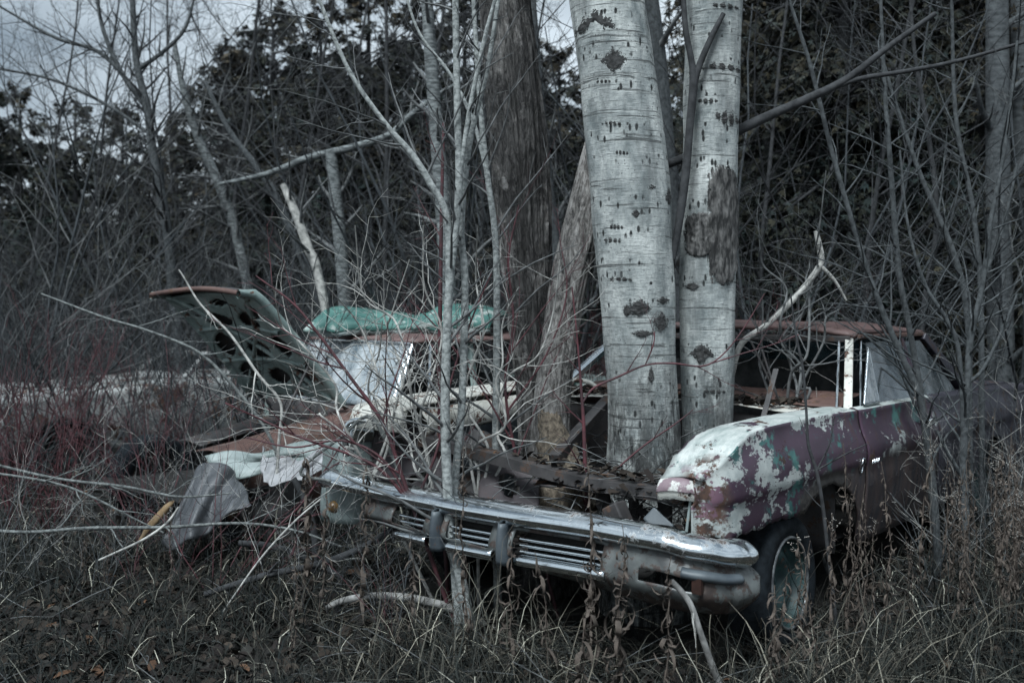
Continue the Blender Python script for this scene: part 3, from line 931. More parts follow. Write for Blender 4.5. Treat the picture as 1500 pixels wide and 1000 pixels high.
# cabin
rows = [[(2.55 + 0.10 * v_ + 0.03 * math.sin(u * 9), 0.2 + 1.65 * u, 0.55 + 0.58 * v_ + 0.03 * math.sin(u * math.pi)) for u in np.linspace(0, 1, 20)] for v_ in np.linspace(0, 1, 10)]
loft('seat_back', rows, M['seat'], car, 0.09, off=0)
rows = [[(t, s, 0.30) for s in np.linspace(0.08, 1.98, 6)] for t in np.linspace(1.42, 4.9, 10)]
loft('cabin_floor', rows, M['black'], car, 0.01)
rows = [[(3.25 + 0.3 * v_, 0.1 + 1.85 * u, 0.93 - 0.6 * v_) for u in np.linspace(0, 1, 8)] for v_ in np.linspace(0, 1, 4)]
loft('rear_bulkhead', rows, M['black'], car, 0.01)
rows = [[(3.12 + 0.46 * v_, 0.24 + 1.5 * u + (0.06 - 0.12 * u) * -v_, 1.30 - 0.35 * v_) for u in np.linspace(0, 1, 10)] for v_ in np.linspace(0, 1, 6)]
loft('rear_glass', rows, M['glass'], car, 0.006)
for (a, b_) in (((1100, 500, 5.75), (1133, 568, 5.72)), ((1116, 512, 5.72), (1139, 582, 5.7)), ((1137, 540, 5.6), (1118, 612, 5.45))):
    bar('bent_strip', L(*a), L(*b_), 0.03, 0.012, M['darksteel'], car)
# front wheel, turned out and sunk in the soil
def build_wheel(center, delta, parent):
    out = Vector((-math.sin(delta), -math.cos(delta), 0.05)).normalized()
    up = Vector((0, 0, 1)) - out * out.z
    up.normalize()
    side = out.cross(up)
    def pt(r, o, a):
        return Vector(center) + out * o + (up * math.cos(a) + side * math.sin(a)) * r
    nA = 64
    A = np.linspace(0, 2 * math.pi, nA, endpoint=False)
    w = Vector(center)
    wo = obj('wheel', None, parent)
    prof = cr([(0.205, -0.09), (0.235, -0.098), (0.27, -0.098), (0.300, -0.085), (0.309, -0.05), (0.311, 0.0), (0.309, 0.05), (0.300, 0.085), (0.27, 0.100), (0.235, 0.098), (0.207, 0.085)], 30)
    rows = []
    for a_i, a in enumerate(A):
        row = []
        for r, o in prof:
            rr = r
            if abs(o) < 0.07 and r > 0.29:
                rr -= 0.006 * (1 if (int(abs(o) / 0.012) % 2) else 0)
            row.append(pt(rr, o, a))
        rows.append(row)
    rows.append(rows[0])
    loft('tyre', rows, M['rubber'], wo, 0)
    prof = [(0.207, 0.082), (0.200, 0.075), (0.192, 0.055), (0.186, 0.035), (0.178, 0.018), (0.165, 0.012), (0.150, 0.022), (0.128, 0.036), (0.105, 0.036), (0.085, 0.026), (0.072, 0.008), (0.055, -0.006), (0.045, -0.004), (0.042, -0.03)]
    rows = [[pt(r, o, a) for r, o in prof] for a in A]
    rows.append(rows[0])
    def sk(i, j):
        return 5 <= j <= 6 and (i % 16) in (3, 4, 5, 6, 7, 8, 9)
    loft('rim', rows, M['wheelteal'], wo, 0.004, skip=sk)
    rows = [[pt(r, o, a) for r, o in ((0.2, -0.06), (0.02, -0.05))] for a in A] 
    rows.append(rows[0])
    loft('brake_drum', rows, M['black'], wo, 0)
    ring = [pt(0.200, 0.088, a) for a in np.linspace(0, 2 * math.pi, 65)]
    tubes('trim_ring', [(ring, [0.0085] * 65)], M['dullmetal'], wo, 7)
    rows = [[pt(r, o, a) for r, o in ((0.036, -0.03), (0.036, 0.0), (0.025, 0.010), (0.002, 0.012))] for a in A[::4]]
    rows.append(rows[0])
    loft('hub', rows, M['wheelteal'], wo, 0)
    return wo
build_wheel((0.66, 0.045, 0.262), R(-2), car)
build_wheel((3.95, 0.12, 0.27), 0.0, car)
build_wheel((0.75, 1.88, 0.27), math.pi, car)
build_wheel((3.95, 1.90, 0.27), math.pi, car)

# ------------------------------------------------------------------ second car, behind and to the left
BETA = R(46)
C2 = Vector((-0.80, 7.5, 0.0))
car2 = thing('wrecked_car', 'maroon and teal derelict sedan behind the purple car with its hood standing open', 'car', C2, BETA)
C2M = Matrix.Translation(C2) @ Matrix.Rotation(BETA, 4, 'Z')
C2I = C2M.inverted()
def L2(px, py, d):
    return C2I @ P(px, py, d)
def c2side(name, t0, t1, n, mat, ztop, s0=-0.05, inw=0.35, low=0.22, mirror=False):
    rows = []
    for t in np.linspace(t0, t1, n):
        zt = ztop(t)
        prof = [(inw, zt - 0.01), (inw * 0.5, zt + 0.012), (0.03, zt), (-0.01, zt - 0.03), (-0.045, zt - 0.12), (-0.05, zt - 0.25), (-0.03, zt - 0.40), (0.0, low)]
        prof = cr(prof, 24)
        rows.append([(t, ((1.45 - (s + s0)) if mirror else s + s0) + 0.01 * mnoise.noise((t * 4, z * 4, 2)), z) for s, z in prof])
    return loft(name, rows, mat, car2, 0.008)
zf2 = lambda t: float(np.interp(t, [-1.8, -1.4, -0.8, -0.3, 0.5, 3], [0.56, 0.60, 0.70, 0.79, 0.85, 0.85])) + 0.015 * mnoise.noise((t * 2.5, 9, 1))
c2side('fender', -1.42, -0.12, 40, M['brownrust'], zf2)
c2side('fender', -0.90, -0.12, 30, M['darksteel'], lambda t: zf2(t) - 0.18, mirror=True)
c2side('door', -0.10, 1.05, 24, M['tealgrey'], lambda t: 0.85, inw=0.04)
c2side('quarter_panel', 1.07, 2.7, 24, M['tealgrey'], lambda t: 0.85, inw=0.30)
c2side('quarter_panel', -0.10, 2.7, 24, M['tealgrey'], lambda t: 0.85, inw=0.04, mirror=True)
# windscreen, curved
rows = []
for v_ in np.linspace(0, 1, 14):
    row = []
    for u in np.linspace(0, 1, 30):
        e = 1 - (2 * u - 1) ** 2
        base = Vector((-0.02 - 0.16 * e, 0.0 + 1.42 * u, 0.80))
        top = Vector((0.20 - 0.10 * e, 0.09 + 1.24 * u, 1.225 + 0.012 * e))
        row.append(base * (1 - v_) + top * v_)
    rows.append(row)
ws = loft('windscreen', rows, M['skyglass'], car2, 0.006)
topl = [p + Vector((-0.01, 0, 0.008)) for p in rows[-1]]
tubes('windscreen_moulding', [(topl, [0.012] * len(topl)), ([r[0] for r in rows], [0.016] * 14), ([r[-1] for r in rows], [0.016] * 14)], M['chrome_clean'], ws, 8)
rows = []
for t in np.linspace(0.0, 1, 16):
    row = []
    for u in np.linspace(0, 1, 24):
        e = 1 - (2 * u - 1) ** 2
        row.append((0.20 - 0.10 * e * (1 - t) + 1.4 * t, 0.05 + 1.32 * u, 1.235 + 0.05 * e ** 0.5 * min(1, t * 4 + 0.25) + 0.01 * mnoise.noise((t * 4, u * 4, 0))))
    rows.append(row)
roof2 = loft('roof', rows, M['maroon'], car2, 0.02)
for sx in (0.05, 1.37):
    bar('door_pillar', (0.80, sx, 0.84), (0.78, sx + (0.05 if sx < 1 else -0.05), 1.24), 0.05, 0.04, M['tealgrey'], car2)
    bar('rear_pillar', (1.95, sx - 0.02, 0.84), (1.55, sx + (0.05 if sx < 1 else -0.05), 1.24), 0.12, 0.05, M['teal'], car2)
bar('vent_pillar', (0.30, 0.02, 0.84), (0.36, 0.07, 1.23), 0.022, 0.022, M['chrome'], car2)
rows = [[(t, s, 0.85 + 0.03 * math.sin(math.pi * s / 1.4)) for s in np.linspace(0, 1.4, 10)] for t in np.linspace(1.9, 2.7, 6)]
loft('trunk_lid', rows, M['tealgrey'], car2, 0.008)
rows = [[(0.35 + 0.02 * v_, 0.1 + 1.2 * u, 0.35 + 0.5 * v_) for u in np.linspace(0, 1, 6)] for v_ in np.linspace(0, 1, 4)]
loft('dashboard', rows, M['black'], car2, 0.02)
rows = [[(1.1 + 0.1 * v_, 0.1 + 1.2 * u, 0.35 + 0.62 * v_) for u in np.linspace(0, 1, 6)] for v_ in np.linspace(0, 1, 4)]
loft('seat_back', rows, M['seat'], car2, 0.08, off=0)
rows = [[(t, s, 0.30) for s in np.linspace(0.02, 1.4, 6)] for t in np.linspace(-1.6, 2.7, 10)]
loft('floor_pan', rows, M['black'], car2, 0.01)
rows = [[(-0.15 - 0.05 * v_, 0.05 + 1.3 * u, 0.35 + 0.45 * v_) for u in np.linspace(0, 1, 6)] for v_ in np.linspace(0, 1, 4)]
loft('firewall', rows, M['darksteel'], car2, 0.01)
# open hood: skin plus stamped inner frame with cut-outs
hA, hB = Vector((-0.42, 0.08, 0.85)), Vector((-0.42, 1.22, 0.85))
hdir = Vector((-0.748, 0, 0.81)).normalized()
hn = Vector((-0.81, 0, -0.748)).normalized()        # out of the underside
def hood_pt(u, v_, off):
    p = hA * (1 - u) + hB * u + hdir * (1.10 * v_)
    crown = 0.05 * math.sin(math.pi * u) + 0.10 * v_ * (1 - v_)
    lip = 0.0
    if v_ > 0.9:
        lip = ((v_ - 0.9) / 0.1) ** 2 * 0.09
    return p - hn * crown + hn * (off + lip)
rows = [[hood_pt(u, v_, 0) for u in np.linspace(0, 1, 30)] for v_ in np.linspace(0, 1, 36)]
hood = loft('open_hood', rows, M['darksteel'], car2, 0.008)  # skin coloured dark so the frame cut-outs read as shaded hollows
hood['label'] = 'hood propped open with teal ribbed underside'
H_HOLES = [(0.20, 0.22, 0.13, 0.10), (0.50, 0.18, 0.11, 0.08), (0.80, 0.22, 0.13, 0.10), (0.17, 0.50, 0.10, 0.12), (0.50, 0.44, 0.15, 0.11), (0.83, 0.50, 0.10, 0.12), (0.33, 0.72, 0.14, 0.09), (0.68, 0.72, 0.14, 0.09), (0.14, 0.84, 0.07, 0.08), (0.86, 0.84, 0.07, 0.08), (0.50, 0.90, 0.10, 0.04)]
nu, nv = 70, 70
rows = [[hood_pt(0.03 + 0.94 * u, 0.03 + 0.9 * v_, 0.045 + 0.012 * math.sin(u * 12) * math.sin(v_ * 10) - 0.03 * max(0, abs(2 * u - 1) - 0.85) / 0.15) for u in np.linspace(0, 1, nu)] for v_ in np.linspace(0, 1, nv)]
def hood_skip(i, j):
    u, w = (j + 0.5) / (nu - 1), (i + 0.5) / (nv - 1)
    return any(abs((u - a + 0.25 * (w - b)) / c) ** 1.6 + abs((w - b) / d) ** 1.6 < 1 for a, b, c, d in H_HOLES)
loft('hood_inner_frame', rows, M['tealgrey'], hood, 0.016, skip=hood_skip)
for u in (0.0, 1.0):
    pts = [hood_pt(u, v_, 0.02) for v_ in np.linspace(0, 1, 16)]
    tubes('hood_rim', [(pts, [0.030] * 16)], M['tealgrey'], hood, 8)
pts = [hood_pt(u, 1.0, 0.012) for u in np.linspace(0, 1, 16)]
tubes('hood_rim', [(pts, [0.018] * 16)], M['brownrust'], hood, 8)
for ra, rb in (((0.04, 0.06), (0.62, 0.58)), ((0.96, 0.06), (0.38, 0.58)), ((0.38, 0.58), (0.06, 0.94)), ((0.62, 0.58), (0.94, 0.94)), ((0.04, 0.34), (0.96, 0.34)), ((0.05, 0.62), (0.95, 0.62))):
    pts = [hood_pt(ra[0] * (1 - f) + rb[0] * f, ra[1] * (1 - f) + rb[1] * f, 0.058) for f in np.linspace(0, 1, 10)]
    tubes('hood_rib', [(pts, [0.017] * 10)], M['tealgrey'], hood, 8)
pts = [hood_pt(0.02, 0.35, 0.03), (-0.95, 0.06, 0.74)]
tubes('hood_prop', [(pts, [0.010, 0.010])], M['darksteel'], hood, 6)
for u in (0.06, 0.94):
    bar('hood_hinge', hood_pt(u, 0.10, 0.03), tuple(hA * (1 - u) + hB * u + Vector((0.12, 0, -0.10))), 0.03, 0.02, M['darksteel'], hood)
# front end: crumpled pale nose
quad_panel('nose_panel', L2(300, 668, 6.45), L2(470, 648, 6.35), L2(470, 690, 6.25), L2(320, 702, 6.35), M['paleteal'], car2, 26, 14, 0.05, [], 4, 0.008)
quad_panel('grille_panel', L2(300, 712, 6.55), L2(450, 705, 6.4), L2(450, 790, 6.4), L2(290, 790, 6.55), M['darksteel'], car2, 20, 14, 0.06, [], 6, 0.008)
build_w2 = build_wheel
wp = car2
for c_, dl in (((-1.15, 0.02, 0.27), 0.0), ((2.0, 0.04, 0.27), 0.0), ((-1.15, 1.4, 0.27), math.pi), ((2.0, 1.4, 0.27), math.pi)):
    build_wheel(c_, dl, car2)

# teal panel thrown on its roof
rows = []
for u in np.linspace(0, 1, 60):
    x0 = 452 + (722 - 452) * u
    d0 = 7.98 + 0.35 * u
    hgt = 0.155 + 0.035 * math.sin(u * 9.0 + 0.4) + 0.03 * math.sin(u * 21) * u + 0.045 * u - 0.10 * max(0, u - 0.85) / 0.15 - 0.07 * max(0, 0.06 - u) / 0.06
    base = P(x0, 492 - 4 * u, d0)
    prof = cr([(0.05, 0.0), (-0.05, 0.01), (-0.075, 0.055), (-0.03, 0.11 * hgt / 0.16), (0.10, hgt), (0.35, hgt * 1.06), (0.75, hgt * 0.75)], 24)
    row = []
    for k, (dy, dz) in enumerate(prof):
        q = 0.020 * mnoise.noise((u * 7, k * 0.22, 4)) - 0.030 * abs(mnoise.noise((u * 9, k * 0.16, 7))) + 0.016 * abs(mnoise.noise((u * 22, k * 0.3, 9)))
        row.append((base.x + dy * 0.3, base.y + dy + q, base.z + dz + q))
    rows.append(row)
po = loft('crumpled_panel', [r_[6:] for r_ in rows], M['teal'], None, 0.006)
pr = loft('panel_rim', [r_[:7] for r_ in rows], M['paleteal'], po, 0.006)
pr['label'] = 'pale worn rolled edge'
po['label'] = 'crumpled teal body panel lying on the roof of the maroon car'
po['category'] = 'car panel'

# grey sheets hanging over its nose
def cloth(name, top, bottom, mat, label, amp, seed, n=40, m=24):
    a, b_ = cr(top, n), cr(bottom, n)
    rows = []
    for v_ in np.linspace(0, 1, m):
        row = []
        for i in range(n):
            p = a[i] * (1 - v_) + b_[i] * v_
            u = i / (n - 1)
            q = amp * (math.sin(u * 13 + v_ * 6 + seed) * 0.6 + 0.8 * mnoise.noise((u * 3 + seed, v_ * 2, seed)) + 0.18 * mnoise.noise((u * 9, v_ * 4, seed)))
            row.append((p[0] + q * 0.3, p[1] - abs(q), p[2] + q * 0.4))
        rows.append(row)
    o = loft(name, rows, mat, None, 0.005)
    o['label'] = label
    o['category'] = 'sheet'
    return o
cloth('vinyl_sheet', [P(384, 655, 6.45), P(405, 668, 6.3), P(440, 672, 6.25), P(476, 654, 6.3)], [P(386, 708, 6.05), P(410, 708, 6.0), P(445, 700, 6.0), P(480, 686, 6.05)], M['sheet'],
      'creased pale grey vinyl sheet draped over the nose of the maroon car', 0.05, 2)
cloth('vinyl_sheet', [P(284, 700, 6.3), P(290, 684, 6.3), P(305, 677, 6.28), P(325, 679, 6.25), P(342, 690, 6.3), P(350, 702, 6.3)], [P(240, 790, 6.1), P(254, 806, 6.05), P(278, 788, 5.95), P(304, 782, 6.05), P(336, 752, 6.0), P(372, 738, 6.05)], M['sheet_dark'],
      'dark creased grey sheet hanging down beside a split orange board', 0.034, 5)
rows = []
for f in np.linspace(0, 1, 10):
    c = P(247 - 42 * f, 738 + 52 * f, 6.0)
    w = 0.035 * (0.5 + math.sin(math.pi * min(1, f + 0.15)))
    rows.append([c + Vector((math.cos(a) * w, math.sin(a) * 0.014, math.sin(a) * 0.012 + math.cos(a) * w * 0.5)) for a in np.linspace(0, 2 * math.pi, 9)[:-1]])
o = loft('broken_board', rows, M['orangewood'], None, 0, wrap=True, caps=True)
o['label'] = 'split orange wooden board beside the hanging grey sheet'
o['category'] = 'board'

# ------------------------------------------------------------------ third car, pale, in the shrubs on the left
car3 = thing('wrecked_car', 'chalky white car body half hidden in red shrubs on the far left', 'car', (-3.7, 10.6, ground_z(-3.7, 10.6) - 0.12), R(38))
def body3():
    rows = []
    for x in np.linspace(-1.6, 2.6, 60):
        zt = float(np.interp(x, [-1.6, -1.45, -0.3, 0.0, 1.2, 1.5, 2.45, 2.6], [0.62, 0.78, 0.84, 0.86, 0.86, 0.84, 0.80, 0.60])) + 0.02 * mnoise.noise((x * 3, 0, 0))
        zl = 0.25
        for xc in (-0.95, 1.85):
            e = 1 - ((x - xc) / 0.38) ** 2
            if e > 0:
                zl = max(zl, 0.25 + 0.32 * math.sqrt(e))
        prof = cr([(-0.78, zl), (-0.84, max(zl + 0.02, 0.5)), (-0.82, zt - 0.1), (-0.74, zt), (0, zt + 0.05), (0.74, zt), (0.82, zt - 0.1), (0.84, max(zl + 0.02, 0.5)), (0.78, zl)], 30)
        rows.append([(x, s, z) for s, z in prof])
    o = loft('body_shell', rows, M['palecar'], car3, 0.01)
    bar('windscreen_frame', (0.1, -0.72, 0.84), (0.45, -0.55, 1.12), 0.05, 0.04, M['palecar'], car3)
    bar('windscreen_frame', (0.1, 0.72, 0.84), (0.45, 0.55, 1.12), 0.05, 0.04, M['palecar'], car3)
    bar('windscreen_frame', (0.45, -0.57, 1.11), (0.45, 0.57, 1.11), 0.05, 0.04, M['palecar'], car3)
    bar('bumper', (-1.66, -0.82, 0.48), (-1.66, 0.82, 0.48), 0.06, 0.11, M['chrome'], car3)
body3()
for c_ in ((-0.95, -0.72, 0.28), (1.85, -0.72, 0.28)):
    build_wheel(c_, 0.0, car3)
# ------------------------------------------------------------------ big trunks
class Trunk:
    """a stem traced as (px, py, width_px) at one distance"""
    def __init__(self, keys, d, extra=()):
        pts = []
        for k in keys:
            dd = k[3] if len(k) > 3 else d
            p = P(k[0], k[1], dd)
            pts.append((p.x, p.y, p.z, k[2] / F_PX * dd / 2))
        pts += list(extra)
        self.a = cr(pts, max(60, 16 * len(pts)))
    def at(self, z):
        a = self.a
        return [float(np.interp(z, a[:, 2], a[:, i])) for i in (0, 1, 3)]
    def rows(self, sides, rough, freq, seed, flute=0.0, nz=1.0, ridge=0.0):
        out = []
        for x, y, z, r in self.a:
            row = []
            for j in range(sides):
                an = 2 * math.pi * j / sides
                q = 1 + rough * mnoise.noise((math.cos(an) * freq, math.sin(an) * freq, z * freq * nz + seed)) + rough * 0.5 * mnoise.noise((math.cos(an) * freq * 3, math.sin(an) * freq * 3, z * freq * 2 * nz + seed))
                q += flute * math.sin(an * 5 + z * 0.8 + seed)
                if ridge:
                    w = z * 1.1 + 0.25 * mnoise.noise((z * 3, an, seed))
                    q += ridge * (0.5 - 2.2 * abs(mnoise.noise((math.cos(an) * 7, math.sin(an) * 7, w + seed)))) + ridge * 0.6 * (0.4 - 2.0 * abs(mnoise.noise((math.cos(an) * 15, math.sin(an) * 15, w * 2.2 + seed))))
                row.append((x + r * q * math.sin(an), y - r * q * math.cos(an), z))
            out.append(row)
        return out

def patch(name, tr, px, py, d, w, h, mat, parent, shape, raise_=0.006, n=18, seed=0):
    """irregular patch of rough bark lying on the stem; shape(u,v) -> inside"""
    c = P(px, py, d)
    hw, hh = w / F_PX * d / 2, h / F_PX * d / 2
    def pos(u, v, up):
        z = c.z + v * hh
        cx, cy, r = tr.at(z)
        sx = max(-0.995, min(0.995, (c.x + u * hw - cx) / r))
        rr = r + up
        return (cx + rr * sx, cy - rr * math.sqrt(1 - sx * sx), z)
    V, Fc, idx = [], [], {}
    def vid(i, j):
        if (i, j) not in idx:
            u, v = -1 + 2 * i / n, -1 + 2 * j / n
            edge = shape(u, v)
            up = 0.002 + raise_ * min(1, max(0, edge) * 3) * (0.75 + 0.5 * mnoise.noise((u * 5, v * 5, seed)))
            idx[(i, j)] = len(V)
            V.append(pos(u, v, up))
        return idx[(i, j)]
    for i in range(n):
        for j in range(n):
            u, v = -1 + 2 * (i + 0.5) / n, -1 + 2 * (j + 0.5) / n
            if shape(u, v) + 0.45 * mnoise.noise((u * 3, v * 3, seed + 3)) + 0.5 * mnoise.noise((u * 9, v * 7, seed + 5)) + 0.35 * mnoise.noise((u * 22, v * 16, seed + 8)) > 0.12:
                Fc.append((vid(i, j), vid(i + 1, j), vid(i + 1, j + 1), vid(i, j + 1)))
    if not Fc:
        return
    return obj(name, mesh(name, V, Fc, mat), parent)

EYE = lambda u, v: 1 - abs(u) ** 1.3 - abs(v) ** 1.0 * 1.1
CHEV = lambda u, v: 0.62 - abs(v + 0.9 * abs(u) ** 0.8 - 0.45) * 1.5 - 0.55 * abs(u) ** 3
BAND = lambda u, v: 0.75 - abs(v + 0.25 * u) - 0.55 * abs(u) ** 3 - 0.75 * max(0.0, math.sin(u * 13 + 1.0))
OVAL = lambda u, v: 1 - u * u - abs(v) ** 4
OVAL2 = lambda u, v: 1.1 - u * u - abs(v) ** 5
DRIP = lambda u, v: 1 - abs(u) * (1.2 + 1.2 * max(0, v)) - abs(v) ** 3

aspenL = thing('aspen_tree', 'thick pale aspen trunk rising from the engine bay, nearest of the two', 'tree', P(943, 700, 5.37) * 1.0)
def at_origin(o, rows):
    """rows in world -> local to the thing's empty"""
    l = o.location
    return [[(p[0] - l[0], p[1] - l[1], p[2] - l[2]) for p in r] for r in rows]
def shift(o, ch):
    ch.location = (-o.location[0], -o.location[1], -o.location[2])
    return ch
aspenL.location = (P(943, 700, 5.37).x, 5.37, ground_z(0.7, 5.37) - 0.05)
tL = Trunk([(948, 960, 150), (945, 760, 122), (943, 690, 112), (943, 640, 106), (940, 560, 102), (936, 480, 104), (929, 380, 113), (922, 280, 117), (912, 180, 114), (901, 80, 111), (890, 0, 109), (870, -160, 104)], 5.37,
           [(0.28, 5.45, 4.6, 0.165), (0.10, 5.5, 6.0, 0.14), (0.05, 5.5, 8.0, 0.10), (0.1, 5.5, 10.5, 0.03)])
shift(aspenL, loft('trunk', tL.rows(64, 0.055, 2.4, 1.0), M['aspen'], aspenL, 0, wrap=True))
for k, (px, py, w, h, sh) in enumerate([(868, 46, 62, 44, CHEV), (893, 101, 40, 40, EYE), (930, 451, 40, 26, EYE), (962, 470, 26, 30, DRIP), (913, 454, 12, 18, DRIP), (935, 487, 34, 12, EYE), (947, 545, 10, 24, DRIP), (990, 395, 16, 60, DRIP),
                                        (965, 440, 22, 12, EYE), (925, 318, 14, 14, EYE), (945, 280, 18, 14, EYE), (975, 290, 14, 26, DRIP), (880, 130, 22, 8, BAND), (905, 232, 20, 9, BAND), (892, 190, 24, 8, BAND), (893, 355, 26, 10, BAND), (905, 410, 34, 8, BAND), (898, 336, 20, 9, BAND)]):
    o = patch('bark_scar', tL, px, py, 5.37, w, h, M['knot'], aspenL, sh, 0.005, 40, k)
    if o: shift(aspenL, o)
aspenR = thing('aspen_tree', 'pale aspen trunk with a tall rough bark patch, right of the thicker one', 'tree', (P(1037, 640, 5.5).x, 5.5, ground_z(1.0, 5.5) - 0.05))
tR = Trunk([(1034, 940, 92), (1035, 760, 80), (1036, 640, 74), (1036, 560, 76), (1036, 460, 80), (1038, 330, 80), (1041, 200, 80), (1044, 100, 81), (1047, 0, 82), (1052, -160, 80)], 5.5,
           [(1.08, 5.55, 4.6, 0.13), (1.05, 5.6, 6.5, 0.10), (1.1, 5.6, 9.5, 0.03)])
shift(aspenR, loft('trunk', tR.rows(60, 0.05, 2.4, 7.0), M['aspen'], aspenR, 0, wrap=True))
o = patch('bark_patch', tR, 1053, 333, 5.5, 48, 172, M['scar'], aspenR, OVAL2, 0.016, 60, 4); shift(aspenR, o)
o = patch('bark_patch', tR, 1020, 346, 5.5, 38, 64, M['scar'], aspenR, OVAL2, 0.014, 44, 9); shift(aspenR, o)
for k, (px, py, w, h, sh) in enumerate([(1055, 107, 54, 15, BAND), (1058, 180, 44, 26, BAND), (1022, 513, 38, 30, CHEV), (1020, 520, 22, 26, EYE), (1030, 155, 30, 10, BAND), (1055, 20, 44, 9, BAND), (1010, 420, 20, 14, EYE), (1048, 395, 20, 7, BAND), (1040, 570, 34, 8, BAND)]):
    o = patch('bark_scar', tR, px, py, 5.5, w, h, M['knot'], aspenR, sh, 0.005, 40, k + 30)
    if o: shift(aspenR, o)
# dark forked dead branch in front of the right aspen, and the long limb leaving to the right
def px_line(keys, d, n):
    """(px,py,width_px[,d]) -> (points, radii)"""
    k = []
    for q in keys:
        dd = q[3] if len(q) > 3 else d
        p = P(q[0], q[1], dd)
        k.append((p.x, p.y, p.z, q[2] / F_PX * dd / 2))
    a = cr(k, n)
    return a[:, :3], np.maximum(a[:, 3], 0.0008)
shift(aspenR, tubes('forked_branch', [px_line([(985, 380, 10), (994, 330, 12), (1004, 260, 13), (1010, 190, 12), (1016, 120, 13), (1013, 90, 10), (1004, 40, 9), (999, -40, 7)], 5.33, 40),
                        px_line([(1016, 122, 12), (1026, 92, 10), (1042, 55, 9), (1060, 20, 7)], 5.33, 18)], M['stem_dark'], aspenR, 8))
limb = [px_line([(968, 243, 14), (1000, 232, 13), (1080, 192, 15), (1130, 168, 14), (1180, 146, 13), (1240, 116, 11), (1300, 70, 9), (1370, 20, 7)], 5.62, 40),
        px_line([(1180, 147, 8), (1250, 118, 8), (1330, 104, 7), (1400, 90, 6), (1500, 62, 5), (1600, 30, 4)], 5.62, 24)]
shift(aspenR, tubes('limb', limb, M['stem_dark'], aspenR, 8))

dead = thing('dead_tree', 'weathered dead tree with peeling brown bark, left of the aspens', 'tree', (P(800, 690, 5.8).x, 5.8, ground_z(0.2, 5.8) - 0.05))
tD = Trunk([(802, 960, 116.1), (800, 800, 100.6), (799, 700, 86.7), (797, 640, 71.2), (790, 560, 65.0), (780, 470, 63.5), (771, 380, 68.1), (764, 290, 77.4), (757, 190, 82.0), (747, 90, 78.9), (737, 0, 74.3), (722, -150, 71.2)], 5.8,
           [(-0.2, 5.8, 4.6, 0.15), (-0.35, 5.85, 6.5, 0.10), (-0.4, 5.9, 8.5, 0.03)])
shift(dead, loft('trunk', tD.rows(150, 0.12, 2.5, 3.0, 0.02, 0.35, 0.13), M['deadbark'], dead, 0, wrap=True))
tD2 = Trunk([(806, 700, 66), (808, 620, 54), (814, 540, 50), (824, 470, 52), (836, 400, 54), (850, 350, 58), (858, 300, 48), (868, 240, 38), (880, 170, 26), (895, 60, 18), (905, -60, 10)], 5.62)
b_ = M['deadlimb']
shift(dead, loft('limb', tD2.rows(80, 0.12, 2.5, 8.0, 0.03, 0.4, 0.07), b_, dead, 0, wrap=True))
# rotten tan heartwood flaring over the radiator support
rows = []
for f in np.linspace(0, 1, 26):
    c = P(800 + 24 * f, 575 + 125 * f, 5.62 - 0.25 * f)
    w = (0.055 + 0.09 * f * f) * (1 + 0.25 * mnoise.noise((f * 11, 2, 2)))
    rows.append([c + Vector((math.cos(a) * w * (1 + 0.3 * mnoise.noise((math.cos(a) * 2, math.sin(a) * 2, f * 4))), math.sin(a) * w * 0.6, 0)) for a in np.linspace(0, 2 * math.pi, 25)[:-1]])
shift(dead, loft('root_flare', rows, M['wood_tan'], dead, 0, wrap=True, caps=True))
# lump of rotten wood in the bay
def lump(name, c, rx, ry, rz, mat, label, cat, seed):
    rows = []
    for i in range(16):
        th = math.pi * (i + 0.5) / 16
        row = []
        for j in range(28):
            a = 2 * math.pi * j / 28
            n = Vector((math.sin(th) * math.cos(a), math.sin(th) * math.sin(a), math.cos(th)))
            q = 1 + 0.35 * mnoise.noise(n * 1.6 + Vector((seed, 0, 0))) + 0.2 * mnoise.noise(n * 4 + Vector((seed, 3, 0)))
            row.append((c.x + n.x * rx * q, c.y + n.y * ry * q, c.z + n.z * rz * q))
        rows.append(row)
    o = loft(name, rows, mat, None, 0, wrap=True, caps=True)
    o['label'] = label
    o['category'] = cat
    return o
lump('rotten_log', P(822, 735, 5.25), 0.17, 0.16, 0.12, M['wood_tan'], 'rotten tan log lying in the engine bay behind the bumper', 'log', 2)
lump('rotten_log', P(852, 700, 5.45), 0.13, 0.13, 0.06, M['wood_tan'], 'flat tan slab of rotten wood below the dead tree', 'log', 7)

# ------------------------------------------------------------------ branching growth
def grow(p, d, length, r, depth, cfg, rng, out, lvl=0):
    n = cfg['n'][min(lvl, len(cfg['n']) - 1)]
    step = length / (n - 1)
    pts, rad = [tuple(p)], [r]
    x, y, z = p
    dx, dy, dz = d
    w = cfg['wig'] * (1.0 if lvl else cfg.get('wig0', 1.0))
    up = cfg['up']
    tip = cfg.get('tip', 0.25)
    for i in range(1, n):
        dx += rng.uniform(-w, w)
        dy += rng.uniform(-w, w)
        dz += rng.uniform(-w, w) + up
        L_ = math.sqrt(dx * dx + dy * dy + dz * dz)
        dx, dy, dz = dx / L_, dy / L_, dz / L_
        x += dx * step; y += dy * step; z += dz * step
        pts.append((x, y, z))
        rad.append(r * (1 - (1 - tip) * i / (n - 1)))
    out[lvl if lvl < 2 else 2].append((pts, rad))
    if depth <= 0:
        return
    spawn(pts, rad, length, depth, cfg, rng, out, lvl)

